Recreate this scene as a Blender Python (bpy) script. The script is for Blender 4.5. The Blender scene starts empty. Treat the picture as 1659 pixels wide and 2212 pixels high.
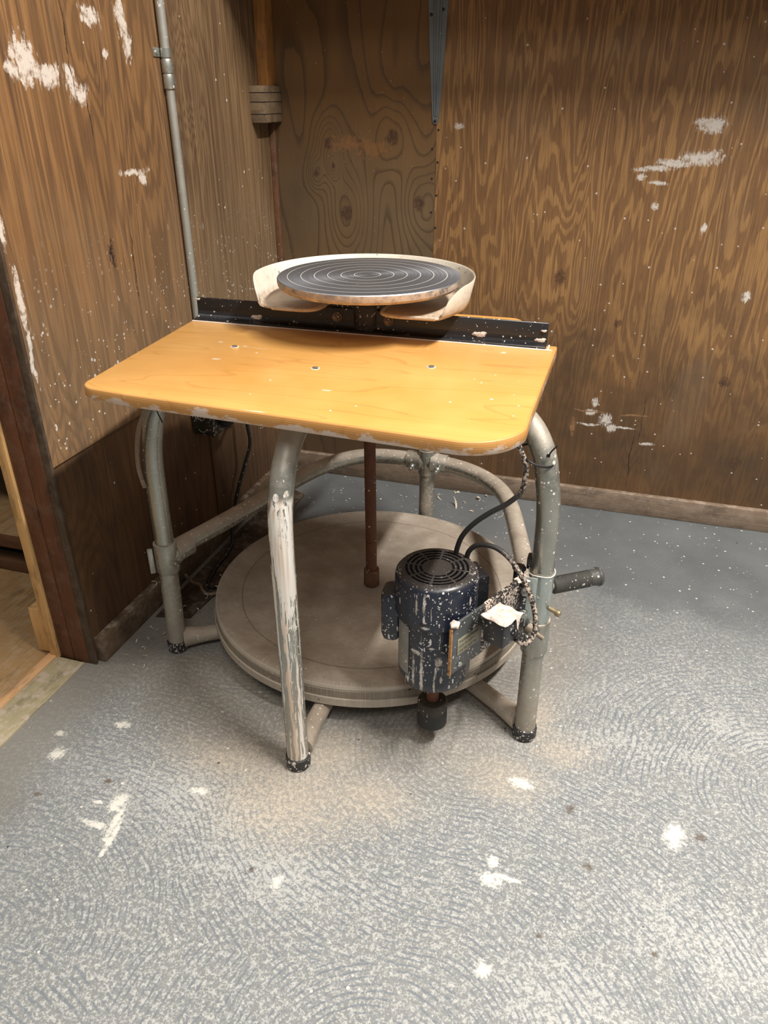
import bpy, bmesh, math, random
from mathutils import Vector, Matrix
random.seed(7)
sc = bpy.context.scene
COL = sc.collection
V = Vector
PI = math.pi

# ------------------------------------------------------------------ camera
FPX, PITCH, YAW, ROLL = 1656.0, math.radians(28.52), math.radians(17.60), math.radians(-0.24)
CAM = V((0.491, -1.448, 1.126))
cp, sp = math.cos(PITCH), math.sin(PITCH)
Fw = V((-math.sin(YAW)*cp, math.cos(YAW)*cp, -sp))
Rt = V((math.cos(YAW), math.sin(YAW), 0))
Up = Rt.cross(Fw)
R2 = math.cos(ROLL)*Rt + math.sin(ROLL)*Up
U2 = -math.sin(ROLL)*Rt + math.cos(ROLL)*Up
cd = bpy.data.cameras.new('camera')
cam = bpy.data.objects.new('camera', cd); COL.objects.link(cam)
mw = Matrix((R2, U2, -Fw)).transposed().to_4x4(); mw.translation = CAM
cam.matrix_world = mw
cd.sensor_fit = 'VERTICAL'; cd.sensor_height = 36.0; cd.lens = FPX*36.0/2212
cd.clip_start = 0.02
sc.camera = cam

# ------------------------------------------------------------------ world, lights, exposure
w = bpy.data.worlds.new('world'); sc.world = w; w.use_nodes = True
bg = w.node_tree.nodes['Background']
bg.inputs[0].default_value = (1.0, 0.95, 0.90, 1); bg.inputs[1].default_value = 0.15

def area(name, loc, size, sizey, power, color, target=None, rot=None):
    l = bpy.data.lights.new(name, 'AREA'); l.shape = 'RECTANGLE'; l.size = size; l.size_y = sizey
    l.energy = power; l.color = color
    o = bpy.data.objects.new(name, l); COL.objects.link(o); o.location = loc
    if target is not None:
        d = V(target)-V(loc); o.rotation_euler = d.to_track_quat('-Z', 'Y').to_euler()
    return o
area('ceiling_tube_and_fill', (1.70, -0.72, 3.3), 0.10, 1.3, 172, (1.0, 0.965, 0.92), rot=0)
area('ceiling_tube_and_fill', (0.75, -2.3, 3.0), 0.3, 1.3, 27, (1.0, 0.975, 0.94), rot=0)  # unseen second tube behind the camera, added as fill for the foreground
area('side_room_fill', (-1.9, -0.9, 2.4), 0.5, 0.5, 9, (1.0, 0.86, 0.66), rot=0)  # unseen warm fill, added to brighten the next room

sc.view_settings.view_transform = 'Standard'
sc.view_settings.look = 'None'
sc.view_settings.gamma = 1.0
sc.view_settings.use_curve_mapping = False
sc.view_settings.exposure = 0.35

# ------------------------------------------------------------------ node helper
def hexc(r, g, b):
    f = lambda c: ((c/255)/12.92 if c/255 <= .04045 else (((c/255)+.055)/1.055)**2.4)
    return (f(r), f(g), f(b), 1)

class NT:
    def __init__(s, name, rough=.7, metal=0.0):
        s.m = bpy.data.materials.new(name); s.m.use_nodes = True
        s.t = s.m.node_tree; s.b = s.t.nodes['Principled BSDF']
        s.b.inputs['Roughness'].default_value = rough; s.b.inputs['Metallic'].default_value = metal
        s.geo = s.t.nodes.new('ShaderNodeNewGeometry'); s.P = s.geo.outputs['Position']; s.N = s.geo.outputs['Normal']
    def put(s, sock, v):
        if hasattr(v, 'is_linked') or hasattr(v, 'links'): s.t.links.new(v, sock)
        else:
            try: sock.default_value = v
            except Exception: sock.default_value = (v, v, v)
    def math(s, op, a, b=0.0, c=None, clamp=False):
        n = s.t.nodes.new('ShaderNodeMath'); n.operation = op; n.use_clamp = clamp
        s.put(n.inputs[0], a); s.put(n.inputs[1], b)
        if c is not None: s.put(n.inputs[2], c)
        return n.outputs[0]
    def vm(s, op, a, b=(0, 0, 0)):
        n = s.t.nodes.new('ShaderNodeVectorMath'); n.operation = op
        s.put(n.inputs[0], a); s.put(n.inputs[1], b)
        return n.outputs['Value'] if op in ('LENGTH', 'DOT_PRODUCT', 'DISTANCE') else n.outputs[0]
    def sep(s, v):
        n = s.t.nodes.new('ShaderNodeSeparateXYZ'); s.put(n.inputs[0], v); return n.outputs
    def comb(s, x, y, z):
        n = s.t.nodes.new('ShaderNodeCombineXYZ')
        for i, q in enumerate((x, y, z)): s.put(n.inputs[i], q)
        return n.outputs[0]
    def noise(s, v, scale=1.0, detail=3.0, rough=.55, dist=0.0, color=False):
        n = s.t.nodes.new('ShaderNodeTexNoise'); s.put(n.inputs['Vector'], v)
        n.inputs['Scale'].default_value = scale; n.inputs['Detail'].default_value = detail
        n.inputs['Roughness'].default_value = rough; n.inputs['Distortion'].default_value = dist
        return n.outputs['Color' if color else 'Fac']
    def vor(s, v, scale, feature='F1', out='Distance', rnd=1.0):
        n = s.t.nodes.new('ShaderNodeTexVoronoi'); n.feature = feature; s.put(n.inputs['Vector'], v)
        n.inputs['Scale'].default_value = scale; n.inputs['Randomness'].default_value = rnd
        return n.outputs[out]
    def ramp(s, f, stops, interp='LINEAR'):
        n = s.t.nodes.new('ShaderNodeValToRGB'); s.put(n.inputs[0], f); cr = n.color_ramp; cr.interpolation = interp
        while len(cr.elements) > 2: cr.elements.remove(cr.elements[-1])
        for i, (p, c) in enumerate(stops):
            e = cr.elements[i] if i < 2 else cr.elements.new(p)
            e.position = p
            e.color = c if len(c) == 4 else (*c, 1)
        return n.outputs[0]
    def step(s, f, a, b):
        n = s.t.nodes.new('ShaderNodeMapRange'); n.interpolation_type = 'SMOOTHSTEP'
        s.put(n.inputs[0], f); n.inputs[1].default_value = a; n.inputs[2].default_value = b
        return n.outputs[0]
    def mix(s, f, a, b, mode='MIX'):
        n = s.t.nodes.new('ShaderNodeMix'); n.data_type = 'RGBA'; n.blend_type = mode
        s.put(n.inputs[0], f); s.put(n.inputs[6], a); s.put(n.inputs[7], b)
        return n.outputs[2]
    def mul(s, a, b): return s.math('MULTIPLY', a, b)
    def scale(s, v, x, y, z): return s.vm('MULTIPLY', v, (x, y, z))
    def bump(s, h, strength=.3, dist=.002):
        n = s.t.nodes.new('ShaderNodeBump'); n.inputs['Strength'].default_value = strength
        n.inputs['Distance'].default_value = dist; s.put(n.inputs['Height'], h)
        s.t.links.new(n.outputs[0], s.b.inputs['Normal'])
    def color(s, c): s.put(s.b.inputs['Base Color'], c); return s.m
    def rough(s, r): s.put(s.b.inputs['Roughness'], r)
    def metal(s, r): s.put(s.b.inputs['Metallic'], r)
    def smudges(s, Pw, items, brk, soft=.25, k=1.3, thinness=.8):
        """items: (center3, scale3) ellipsoid patches with ragged edges -> mask"""
        cur = None
        for c, r in items:
            d = s.vm('LENGTH', s.vm('MULTIPLY', s.vm('SUBTRACT', Pw, c), tuple(1.0/q for q in r)))
            cur = d if cur is None else s.math('MINIMUM', cur, d)
        e = s.math('ADD', cur, s.mul(s.math('SUBTRACT', brk, .5), k*2.2))
        m_ = s.math('SUBTRACT', 1.0, s.step(e, 1-soft, 1+soft*.3))
        thin = s.step(s.math('ADD', s.noise(Pw, 85, 5, .75), s.math('MULTIPLY', s.math('SUBTRACT', 1.0, cur), .14)), .42, .60)
        return s.mul(m_, s.math('ADD', 1.0-thinness, s.mul(thin, thinness)))
    def dots(s, scale, size, keep, stretch=(1, 1, 1)):
        """small round specks in loose clusters: keep = share of cells that carry one"""
        n = s.t.nodes.new('ShaderNodeTexVoronoi'); n.inputs['Scale'].default_value = scale*1.7
        s.put(n.inputs['Vector'], s.vm('MULTIPLY', s.P, stretch))
        cs = s.sep(n.outputs['Color'])
        c2 = s.mul(cs[1], cs[1])
        rad = s.mul(s.math('ADD', .35, s.mul(s.mul(c2, c2), 1.5)), size*1.25)
        inside = s.math('LESS_THAN', n.outputs['Distance'], rad)
        if not hasattr(s, 'clump'): s.clump = s.step(s.noise(s.P, 13, 3, .6), .38, .62)
        return s.mul(inside, s.math('LESS_THAN', cs[0], s.mul(s.math('ADD', .3, s.mul(s.clump, 1.7)), keep*1.5)))

# ------------------------------------------------------------------ materials
def plywood_flame():
    m = NT('plywood_flame_grain', .62)
    P = m.P; x, y, z = m.sep(P)
    n1 = m.noise(m.scale(P, 9.5, 1, 1.25), 1.0, 3.0, .5, .25)
    knots = [(.302, .687, .030, .05, .5), (.472, .572, .02, .03, .25), (.773, .432, .022, .03, .25), (.845, .196, .03, .04, .2), (.42, .62, .07, .2, -.25), (.25, .9, .05, .3, .3), (.9, 1.05, .06, .25, -.3)]
    f = n1
    for kx, kz, sx, sz, a in knots:
        d = m.vm('LENGTH', m.vm('MULTIPLY', m.vm('SUBTRACT', m.comb(x, 0, z), (kx, 0, kz)), (1/(sx*2.6), 0, 1/(sz*3.4))))
        f = m.math('ADD', f, m.mul(m.math('DIVIDE', a*.5, m.math('ADD', 1.0, m.mul(d, m.mul(d, d)))), 1.0))
    fine = m.noise(m.scale(P, 260, 1, 9), 1.0, 2.0, .6)
    mid = m.noise(m.scale(P, 60, 1, 5), 1.0, 3.0, .6)
    e = m.math('ADD', m.mul(f, 17.0), m.math('ADD', m.mul(fine, .5), m.mul(mid, .8)))
    fr = m.math('FRACT', e)
    band = m.math('ADD', m.step(fr, .42, .56), m.mul(m.math('SUBTRACT', 1.0, m.step(fr, .0, .10)), 1.0), clamp=True)
    tone = m.noise(m.scale(P, 3, 1, 2), 1.0, 3.0)
    lightc = m.ramp(tone, [(.25, hexc(146, 107, 62)), (.75, hexc(172, 130, 80))])
    darkc = m.ramp(tone, [(.25, hexc(100, 68, 40)), (.75, hexc(120, 82, 48))])
    c = m.mix(m.mul(band, .66), lightc, darkc)
    c = m.mix(m.mul(m.step(m.noise(m.scale(P, 380, 1, 10), 1.0, 2.0), .42, .7), .45), c, hexc(84, 56, 36))
    c = m.mix(m.mul(m.step(m.noise(m.scale(P, 95, 1, 3.5), 1.0, 3.0, .65), .54, .68), .3), c, hexc(92, 62, 40))
    c = m.mix(m.mul(m.step(m.noise(m.scale(P, 520, 1, 20), 1.0, 3.0, .7), .57, .66), .45), c, hexc(66, 42, 28))
    # grime towards the skirting, with its own ragged outline
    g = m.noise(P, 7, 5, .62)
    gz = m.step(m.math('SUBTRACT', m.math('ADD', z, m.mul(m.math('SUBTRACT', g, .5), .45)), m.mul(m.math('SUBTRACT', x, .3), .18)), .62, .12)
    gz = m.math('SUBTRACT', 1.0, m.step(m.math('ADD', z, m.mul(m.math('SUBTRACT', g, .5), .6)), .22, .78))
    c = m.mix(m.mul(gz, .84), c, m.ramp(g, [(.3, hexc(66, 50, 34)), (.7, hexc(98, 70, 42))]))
    # grey water patches
    c = m.mix(m.mul(m.step(m.noise(m.scale(P, 5, 1, 3), 1.0, 4), .56, .7), .3), c, hexc(112, 92, 72))
    # knots and plugs
    brk = m.noise(P, 90, 3, .6); brk2 = m.noise(m.scale(P, 240, 240, 60), 1, 3, .6)
    Pw = m.vm('ADD', P, m.vm('MULTIPLY', m.vm('SUBTRACT', m.noise(P, 18, 3, .5, 0, True), (.5, .5, .5)), (.02, 0, .02)))
    kn = m.smudges(P, [((.302, .754, .687), (.016, .1, .022)), ((.472, .754, .572), (.012, .1, .012)), ((.773, .754, .432), (.0165, .1, .0165)), ((.845, .754, .196), (.0185, .1, .02)), ((.95, .754, .97), (.05, .1, .06))], brk, .2, .3)
    c = m.mix(m.mul(kn, .8), c, m.ramp(brk, [(.3, hexc(48, 32, 22)), (.7, hexc(92, 62, 38))]))
    cr = m.smudges(Pw, [((.560, .754, .18), (.0016, .1, .12)), ((.575, .754, .30), (.0014, .1, .09))], brk, .3, .2)
    c = m.mix(cr, c, hexc(40, 26, 17))
    # paint and clay splashes
    sm = m.smudges(Pw, [((.625, .754, 1.062), (.034, .1, .019)), ((.60, .754, 1.068), (.02, .1, .010)), ((.612, .754, .988), (.055, .1, .016)), ((.555, .754, .977), (.05, .1, .011)), ((.505, .754, .962), (.045, .1, .008)), ((.478, .754, .942), (.012, .1, .010)),
        ((.52, .754, .93), (.022, .1, .005)), ((.003, .754, 1.054), (.012, .1, .009)), ((.441, .754, .338), (.009, .1, .017)), ((.432, .754, .306), (.016, .1, .012)), ((.475, .754, .288), (.019, .1, .020)), ((.494, .754, .266), (.016, .1, .014)),
        ((.525, .754, .270), (.035, .1, .004)), ((.43, .754, .268), (.035, .1, .004)), ((.78, .754, .665), (.012, .1, .014)), ((.52, .754, .875), (.010, .1, .010)), ((.645, .754, .83), (.007, .1, .016)), ((.60, .754, .225), (.025, .1, .005))], brk2, .3, 1.1)
    c = m.mix(m.mul(sm, .9), c, hexc(214, 206, 196))
    rt = m.smudges(Pw, [((.555, .754, .310), (.042, .1, .0035)), ((.428, .754, .309), (.042, .1, .0035)), ((.385, .754, .255), (.008, .1, .035))], brk, .3, .4)
    c = m.mix(m.mul(rt, .8), c, hexc(150, 112, 76))
    dd = m.mul(m.dots(60, .13, .03), 1.0)
    c = m.mix(m.mul(dd, .85), c, hexc(206, 196, 180))
    m.bump(m.math('ADD', m.mul(fine, .5), m.mul(band, -.4)), .25, .001)
    return m.color(c)

def plywood_knotty():
    m = NT('plywood_weathered_knots', .7)
    P = m.P; x, y, z = m.sep(P)
    f = m.noise(m.scale(P, 5.0, 1, .8), 1.0, 1.5, .5, .3)
    K = [(-.367, 1.009, .012, .016), (-.179, 1.026, .019, .022), (-.407, .932, .008, .010), (-.352, .953, .006, .008), (-.317, .83, .018, .024), (-.102, .862, .018, .022)]
    for kx, kz, sx, sz in K:
        d = m.vm('LENGTH', m.vm('MULTIPLY', m.vm('SUBTRACT', m.comb(x, 0, z), (kx, 0, kz)), (1/(sx*3.0), 0, 1/(sz*4.2))))
        f = m.math('ADD', f, m.math('DIVIDE', .34, m.math('ADD', 1.0, m.mul(d, m.mul(d, d)))))
    fine = m.noise(m.scale(P, 230, 1, 8), 1.0, 2.0, .6)
    fr = m.math('FRACT', m.math('ADD', m.mul(f, 15.0), m.mul(fine, .16)))
    line = m.math('SUBTRACT', 1.0, m.step(fr, .0, .34))
    tone = m.noise(m.scale(P, 3, 1, 2.5), 1.0, 4.0, .6)
    grey = m.ramp(tone, [(.25, hexc(90, 73, 50)), (.75, hexc(124, 104, 76))])
    warm = m.ramp(tone, [(.25, hexc(98, 70, 38)), (.75, hexc(134, 97, 52))])
    gm = m.math('ADD', m.mul(m.step(z, 1.15, .85), .7), m.math('SUBTRACT', m.noise(P, 4, 3), .5), clamp=True)
    c = m.mix(gm, warm, grey)
    c = m.mix(m.mul(line, .6), c, hexc(58, 42, 28))
    c = m.mix(m.mul(fine, .35), c, hexc(76, 56, 38))
    brk = m.noise(P, 90, 3, .6)
    kn = m.smudges(P, [((kx, .754, kz), (sx, .1, sz)) for kx, kz, sx, sz in K], brk, .25, .35)
    c = m.mix(m.mul(kn, .85), c, m.ramp(brk, [(.3, hexc(38, 26, 18)), (.7, hexc(88, 56, 36))]))
    Pw = m.vm('ADD', P, m.vm('MULTIPLY', m.vm('SUBTRACT', m.noise(P, 18, 3, .5, 0, True), (.5, .5, .5)), (.03, 0, .03)))
    chip = m.smudges(Pw, [((-.30, .754, 1.01), (.06, .1, .022)), ((-.24, .754, 1.0), (.05, .1, .02))], brk, .3, 1.8)
    c = m.mix(m.mul(chip, .6), c, hexc(142, 96, 54))
    c = m.mix(m.mul(m.dots(48, .14, .06), .8), c, hexc(190, 180, 160))
    gz = m.step(z, .6, .15)
    c = m.mix(m.mul(gz, .6), c, hexc(70, 52, 36))
    m.bump(m.math('ADD', m.mul(fine, .6), m.mul(line, -.8)), .35, .0012)
    return m.color(c)

def wall_board(name, tight):
    m = NT(name, .66)
    P = m.P; x, y, z = m.sep(P)
    f = m.noise(m.scale(P, 1, 12.0 if tight else 7.5, .42), 1.0, 3.0, .5, .15)
    for ky, kz, sy, sz in ([(.33, 1.15, .02, .03)] if tight else [(-.02, 1.24, .02, .04), (-.29, .42, .03, .05), (.08, .78, .05, .1)]):
        d = m.vm('LENGTH', m.vm('MULTIPLY', m.vm('SUBTRACT', m.comb(0, y, z), (0, ky, kz)), (0, 1/(sy*3), 1/(sz*3))))
        f = m.math('ADD', f, m.math('DIVIDE', .3, m.math('ADD', 1.0, m.mul(d, m.mul(d, d)))))
    fine = m.noise(m.scale(P, 1, 200, 5), 1.0, 2.0, .6)
    fr = m.math('FRACT', m.math('ADD', m.mul(f, 20.0 if tight else 17.0), m.mul(fine, .5)))
    band = m.mul(m.step(fr, .35, .6), m.math('SUBTRACT', 1.0, m.step(fr, .85, 1.0)))
    tone = m.noise(m.scale(P, 3, 3, 2), 1.0, 4.0, .6)
    l = m.ramp(tone, [(.3, hexc(114, 82, 48) if not tight else hexc(110, 86, 58)), (.7, hexc(146, 106, 62) if not tight else hexc(134, 106, 72))])
    d_ = m.ramp(tone, [(.3, hexc(76, 53, 31)), (.7, hexc(98, 69, 40))])
    c = m.mix(m.mul(band, .62), l, d_)
    c = m.mix(m.mul(m.step(fine, .45, .7), .45), c, hexc(80, 56, 38))
    stk = m.noise(m.scale(P, 1, 85, 1.6), 1.0, 3.0, .6)
    c = m.mix(m.mul(m.step(stk, .52, .68), .5), c, hexc(74, 50, 32))
    c = m.mix(m.mul(m.step(m.noise(m.scale(P, 1, 120, 2.2), 1.0, 2.0, .6), .56, .68), .35), c, hexc(154, 120, 84))
    c = m.mix(m.mul(m.step(m.noise(m.scale(P, 1, 420, 14), 1.0, 3.0, .7), .56, .66), .4), c, hexc(58, 40, 28))
    # whitish clay film building up lower on the wall
    g = m.noise(P, 6, 5, .6)
    film = m.mul(m.step(m.math('ADD', z, m.mul(m.math('SUBTRACT', g, .5), .5)), 1.05, .62), m.step(z, .44, .52))
    c = m.mix(m.mul(film, .26), c, hexc(150, 132, 110))
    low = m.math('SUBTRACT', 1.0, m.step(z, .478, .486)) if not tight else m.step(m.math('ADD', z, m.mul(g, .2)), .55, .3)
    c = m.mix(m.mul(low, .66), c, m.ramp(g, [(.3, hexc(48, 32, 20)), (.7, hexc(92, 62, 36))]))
    brk2 = m.noise(m.scale(P, 240, 120, 50), 1, 3, .6)
    Pw = m.vm('ADD', P, m.vm('MULTIPLY', m.vm('SUBTRACT', m.noise(P, 16, 3, .5, 0, True), (.5, .5, .5)), (0, .03, .04)))
    if not tight:
        X = -.538
        sm = m.smudges(Pw, [((X, -.197, 1.180), (.1, .036, .036)), ((X, -.145, 1.160), (.1, .034, .018)), ((X, -.235, 1.165), (.1, .022, .014)), ((X, -.085, 1.15), (.1, .018, .03)), ((X, -.06, 1.13), (.1, .018, .02)),
            ((X, .096, 1.262), (.1, .020, .045)), ((X, .108, 1.215), (.1, .018, .030)), ((X, .066, .985), (.1, .05, .008)), ((X, .10, .972), (.1, .014, .02)), ((X, .0, 1.26), (.1, .03, .02)), ((X, .03, 1.20), (.1, .01, .01)),
            ((X, -.345, .93), (.1, .012, .03)), ((X, -.33, .82), (.1, .008, .06)), ((X, -.335, .72), (.1, .006, .07))], brk2, .3, 1.15)
        c = m.mix(m.mul(sm, .9), c, hexc(218, 208, 196))
        crk = m.smudges(Pw, [((X, -.078, 1.20), (.1, .0022, .09)), ((X, -.05, 1.09), (.1, .0018, .07)), ((X, .02, .80), (.1, .002, .10)), ((X, -.05, .84), (.1, .010, .03))], brk2, .5, 1.0)
        c = m.mix(crk, c, hexc(52, 32, 20))
    nearx = m.mul(m.step(z, .95, .55), m.step(z, .47, .50))
    dd = m.math('MAXIMUM', m.mul(m.dots(75, .2, .16), nearx), m.mul(m.dots(45, .17, .13, (1, 1, .5)), nearx))
    dd = m.math('MAXIMUM', dd, m.dots(38, .10, .05))
    c = m.mix(m.mul(dd, .9), c, hexc(214, 206, 196))
    m.bump(m.math('ADD', m.mul(fine, .6), m.mul(band, -.5)), .4, .0014)
    m.rough(m.math('SUBTRACT', .72, m.mul(film, .2)))
    return m.color(c)

def rough_wood(name, lo, hi, axis='z', clay=.2, scl=1.0, dots=True, rough=.7):
    m = NT(name, rough); P = m.P
    s = {'z': (70, 70, 4), 'x': (4, 70, 70), 'y': (70, 4, 70)}[axis]
    a = m.noise(m.scale(P, *[q*scl for q in s]), 1, 4, .6, .3)
    b = m.noise(P, 9, 4, .6)
    c = m.mix(m.mul(a, 1.0), hexc(*lo), hexc(*hi))
    c = m.mix(m.mul(b, .45), c, hexc(*[int(q*.62) for q in lo]))
    c = m.mix(m.mul(m.step(m.noise(m.scale(P, *[(1, .35)[q < 10] for q in s]), 26, 4, .65), .52, .66), .45), c, hexc(*[int(q*.55) for q in lo]))
    ln = m.noise(m.scale(P, *[q*.45 for q in s]), 1, 2, .5, .8)
    fr = m.math('FRACT', m.mul(ln, 9))
    c = m.mix(m.mul(m.step(fr, .75, .95), .3), c, hexc(*[int(q*.5) for q in lo]))
    if clay > 0:
        nz = m.sep(m.N)[2]
        k = m.mul(m.math('ADD', m.mul(m.math('MAXIMUM', nz, 0.0), .5), .25), m.step(m.noise(P, 30, 5, .7), .45, .65))
        c = m.mix(m.mul(k, clay*3), c, hexc(176, 160, 142))
    if dots: c = m.mix(m.mul(m.dots(110, .16, .05), .7), c, hexc(200, 190, 175))
    m.bump(a, .4, .0015)
    return m.color(c)

def floor_mat():
    m = NT('painted_concrete_with_dried_slip', .55)
    P = m.P; x, y, z = m.sep(P)
    base = m.ramp(m.noise(P, 5, 4, .6), [(.3, hexc(94, 97, 98)), (.7, hexc(110, 113, 113))])
    wob = m.vm('MULTIPLY', m.vm('SUBTRACT', m.noise(P, 2.6, 2, .5, 0, True), (.5, .5, .5)), (.10, .10, 0))
    jit = m.vm('MULTIPLY', m.vm('SUBTRACT', m.noise(P, 60, 3, .6, 0, True), (.5, .5, .5)), (.008, .008, 0))
    Q = m.vm('ADD', P, m.vm('ADD', wob, jit))
    # overlapping mop swirls: arcs around scattered centres
    n = m.t.nodes.new('ShaderNodeTexVoronoi'); n.feature = 'F1'; n.inputs['Scale'].default_value = 1.55
    m.put(n.inputs['Vector'], m.vm('MULTIPLY', Q, (1, 1, 0)))
    cen = n.outputs['Position']
    off = m.vm('MULTIPLY', m.vm('SUBTRACT', n.outputs['Color'], (.5, .5, .5)), (.9, .9, 0))
    d = m.vm('LENGTH', m.vm('ADD', m.vm('SUBTRACT', m.vm('MULTIPLY', Q, (1.55, 1.55, 0)), m.vm('MULTIPLY', cen, (1.55, 1.55, 0))), off))
    ring = m.math('ADD', m.mul(m.math('SINE', m.mul(d, 370.0)), .5), .5)
    line = m.mul(m.step(ring, .62, .95), m.step(m.noise(P, 26, 3, .6), .40, .56))
    blotch = m.noise(P, 260, 4, .75)
    chunky = m.noise(P, 105, 5, .72)
    cover = m.noise(P, 3.2, 4, .6)
    # how much slip lies where: heavy in front of the wheel, thin along the back wall and left
    fy = m.step(m.math('SUBTRACT', m.math('ADD', y, m.mul(m.math('SUBTRACT', cover, .5), .7)), m.mul(x, .12)), .30, -.22)
    fx = m.step(m.math('ADD', x, m.mul(m.math('SUBTRACT', cover, .5), .35)), -.62, -.18)
    amt = m.mul(fy, m.math('ADD', m.mul(fx, .75), .25))
    film = m.mul(amt, m.math('ADD', .42, m.mul(cover, .5)))
    c = m.mix(m.mul(film, .55), base, hexc(162, 162, 158))
    extra = m.smudges(m.vm('MULTIPLY', P, (1, 1, 0)), [((.64, -.25, 0), (.16, .06, 1)), ((.80, -.15, 0), (.12, .07, 1)), ((-.15, -.62, 0), (.22, .12, 1)), ((.05, -.72, 0), (.25, .08, 1)), ((.75, -.62, 0), (.2, .10, 1)), ((.55, -.80, 0), (.12, .12, 1))], m.noise(P, 14, 4, .65), 1.0, 1.2)
    spk = m.step(m.math('ADD', m.math('ADD', m.mul(blotch, .5), m.mul(chunky, .5)), m.mul(extra, .045)), .475, .565)
    c = m.mix(m.mul(m.mul(spk, amt), .66), c, hexc(200, 199, 193))
    c = m.mix(m.mul(m.mul(m.step(m.noise(P, 75, 4, .75), .60, .68), amt), .55), c, hexc(214, 210, 200))
    c = m.mix(m.mul(m.mul(line, amt), .70), c, hexc(106, 113, 122))
    dk = m.step(m.noise(P, 120, 4, .7), .55, .66)
    c = m.mix(m.mul(m.mul(dk, amt), .50), c, hexc(114, 118, 123))
    # warm clay puddles with ragged edges
    brk = m.noise(P, 46, 5, .72)
    Pw = m.vm('ADD', P, wob)
    warm = m.smudges(m.vm('MULTIPLY', Pw, (1, 1, 0)), [((.02, -.56, 0), (.20, .13, 1)), ((.16, -.53, 0), (.12, .07, 1)), ((-.12, -.50, 0), (.14, .08, 1)), ((.03, -.44, 0), (.13, .09, 1)), ((.40, -.40, 0), (.11, .08, 1)), ((.50, -.30, 0), (.09, .06, 1)), ((.44, -.22, 0), (.06, .1, 1))], brk, .85, .75)
    c = m.mix(m.mul(warm, m.math('ADD', .30, m.mul(spk, .45))), c, hexc(198, 184, 164))
    dust = m.mul(m.step(m.vm('LENGTH', m.vm('SUBTRACT', m.vm('MULTIPLY', Pw, (1, 1, 0)), (0, -.05, 0))), .62, .40), .38)
    c = m.mix(dust, c, hexc(150, 136, 116))
    brk3 = m.noise(P, 150, 4, .7)
    sp = m.smudges(m.vm('MULTIPLY', Pw, (1, 1, 0)), SPLATS, brk3, .3, 1.3)
    c = m.mix(m.mul(sp, .85), c, hexc(226, 222, 210))
    st = m.smudges(m.vm('MULTIPLY', Pw, (1, 1, 0)), STAINS, brk3, .4, .9)
    c = m.mix(m.mul(st, .8), c, hexc(92, 76, 62))
    bk = m.math('SUBTRACT', 1.0, fy)
    dd = m.math('MAXIMUM', m.mul(m.dots(75, .17, .10), bk), m.mul(m.dots(60, .13, .05), 1.0))
    c = m.mix(m.mul(dd, .8), c, hexc(222, 218, 206))
    c = m.mix(m.mul(m.dots(30, .07, .05), .8), c, hexc(60, 52, 46))
    # oiled, browner strip along the threshold and wall
    edge = m.mul(m.step(m.math('ADD', x, m.mul(m.math('SUBTRACT', cover, .5), .3)), -.36, -.56), .5)
    c = m.mix(edge, c, hexc(132, 122, 108))
    m.bump(m.math('ADD', m.math('ADD', m.mul(spk, .5), m.mul(line, -.7)), m.mul(sp, 1.0)), .35, .0008)
    m.rough(m.math('ADD', .42, m.mul(amt, .25)))
    return m.color(c)

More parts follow.
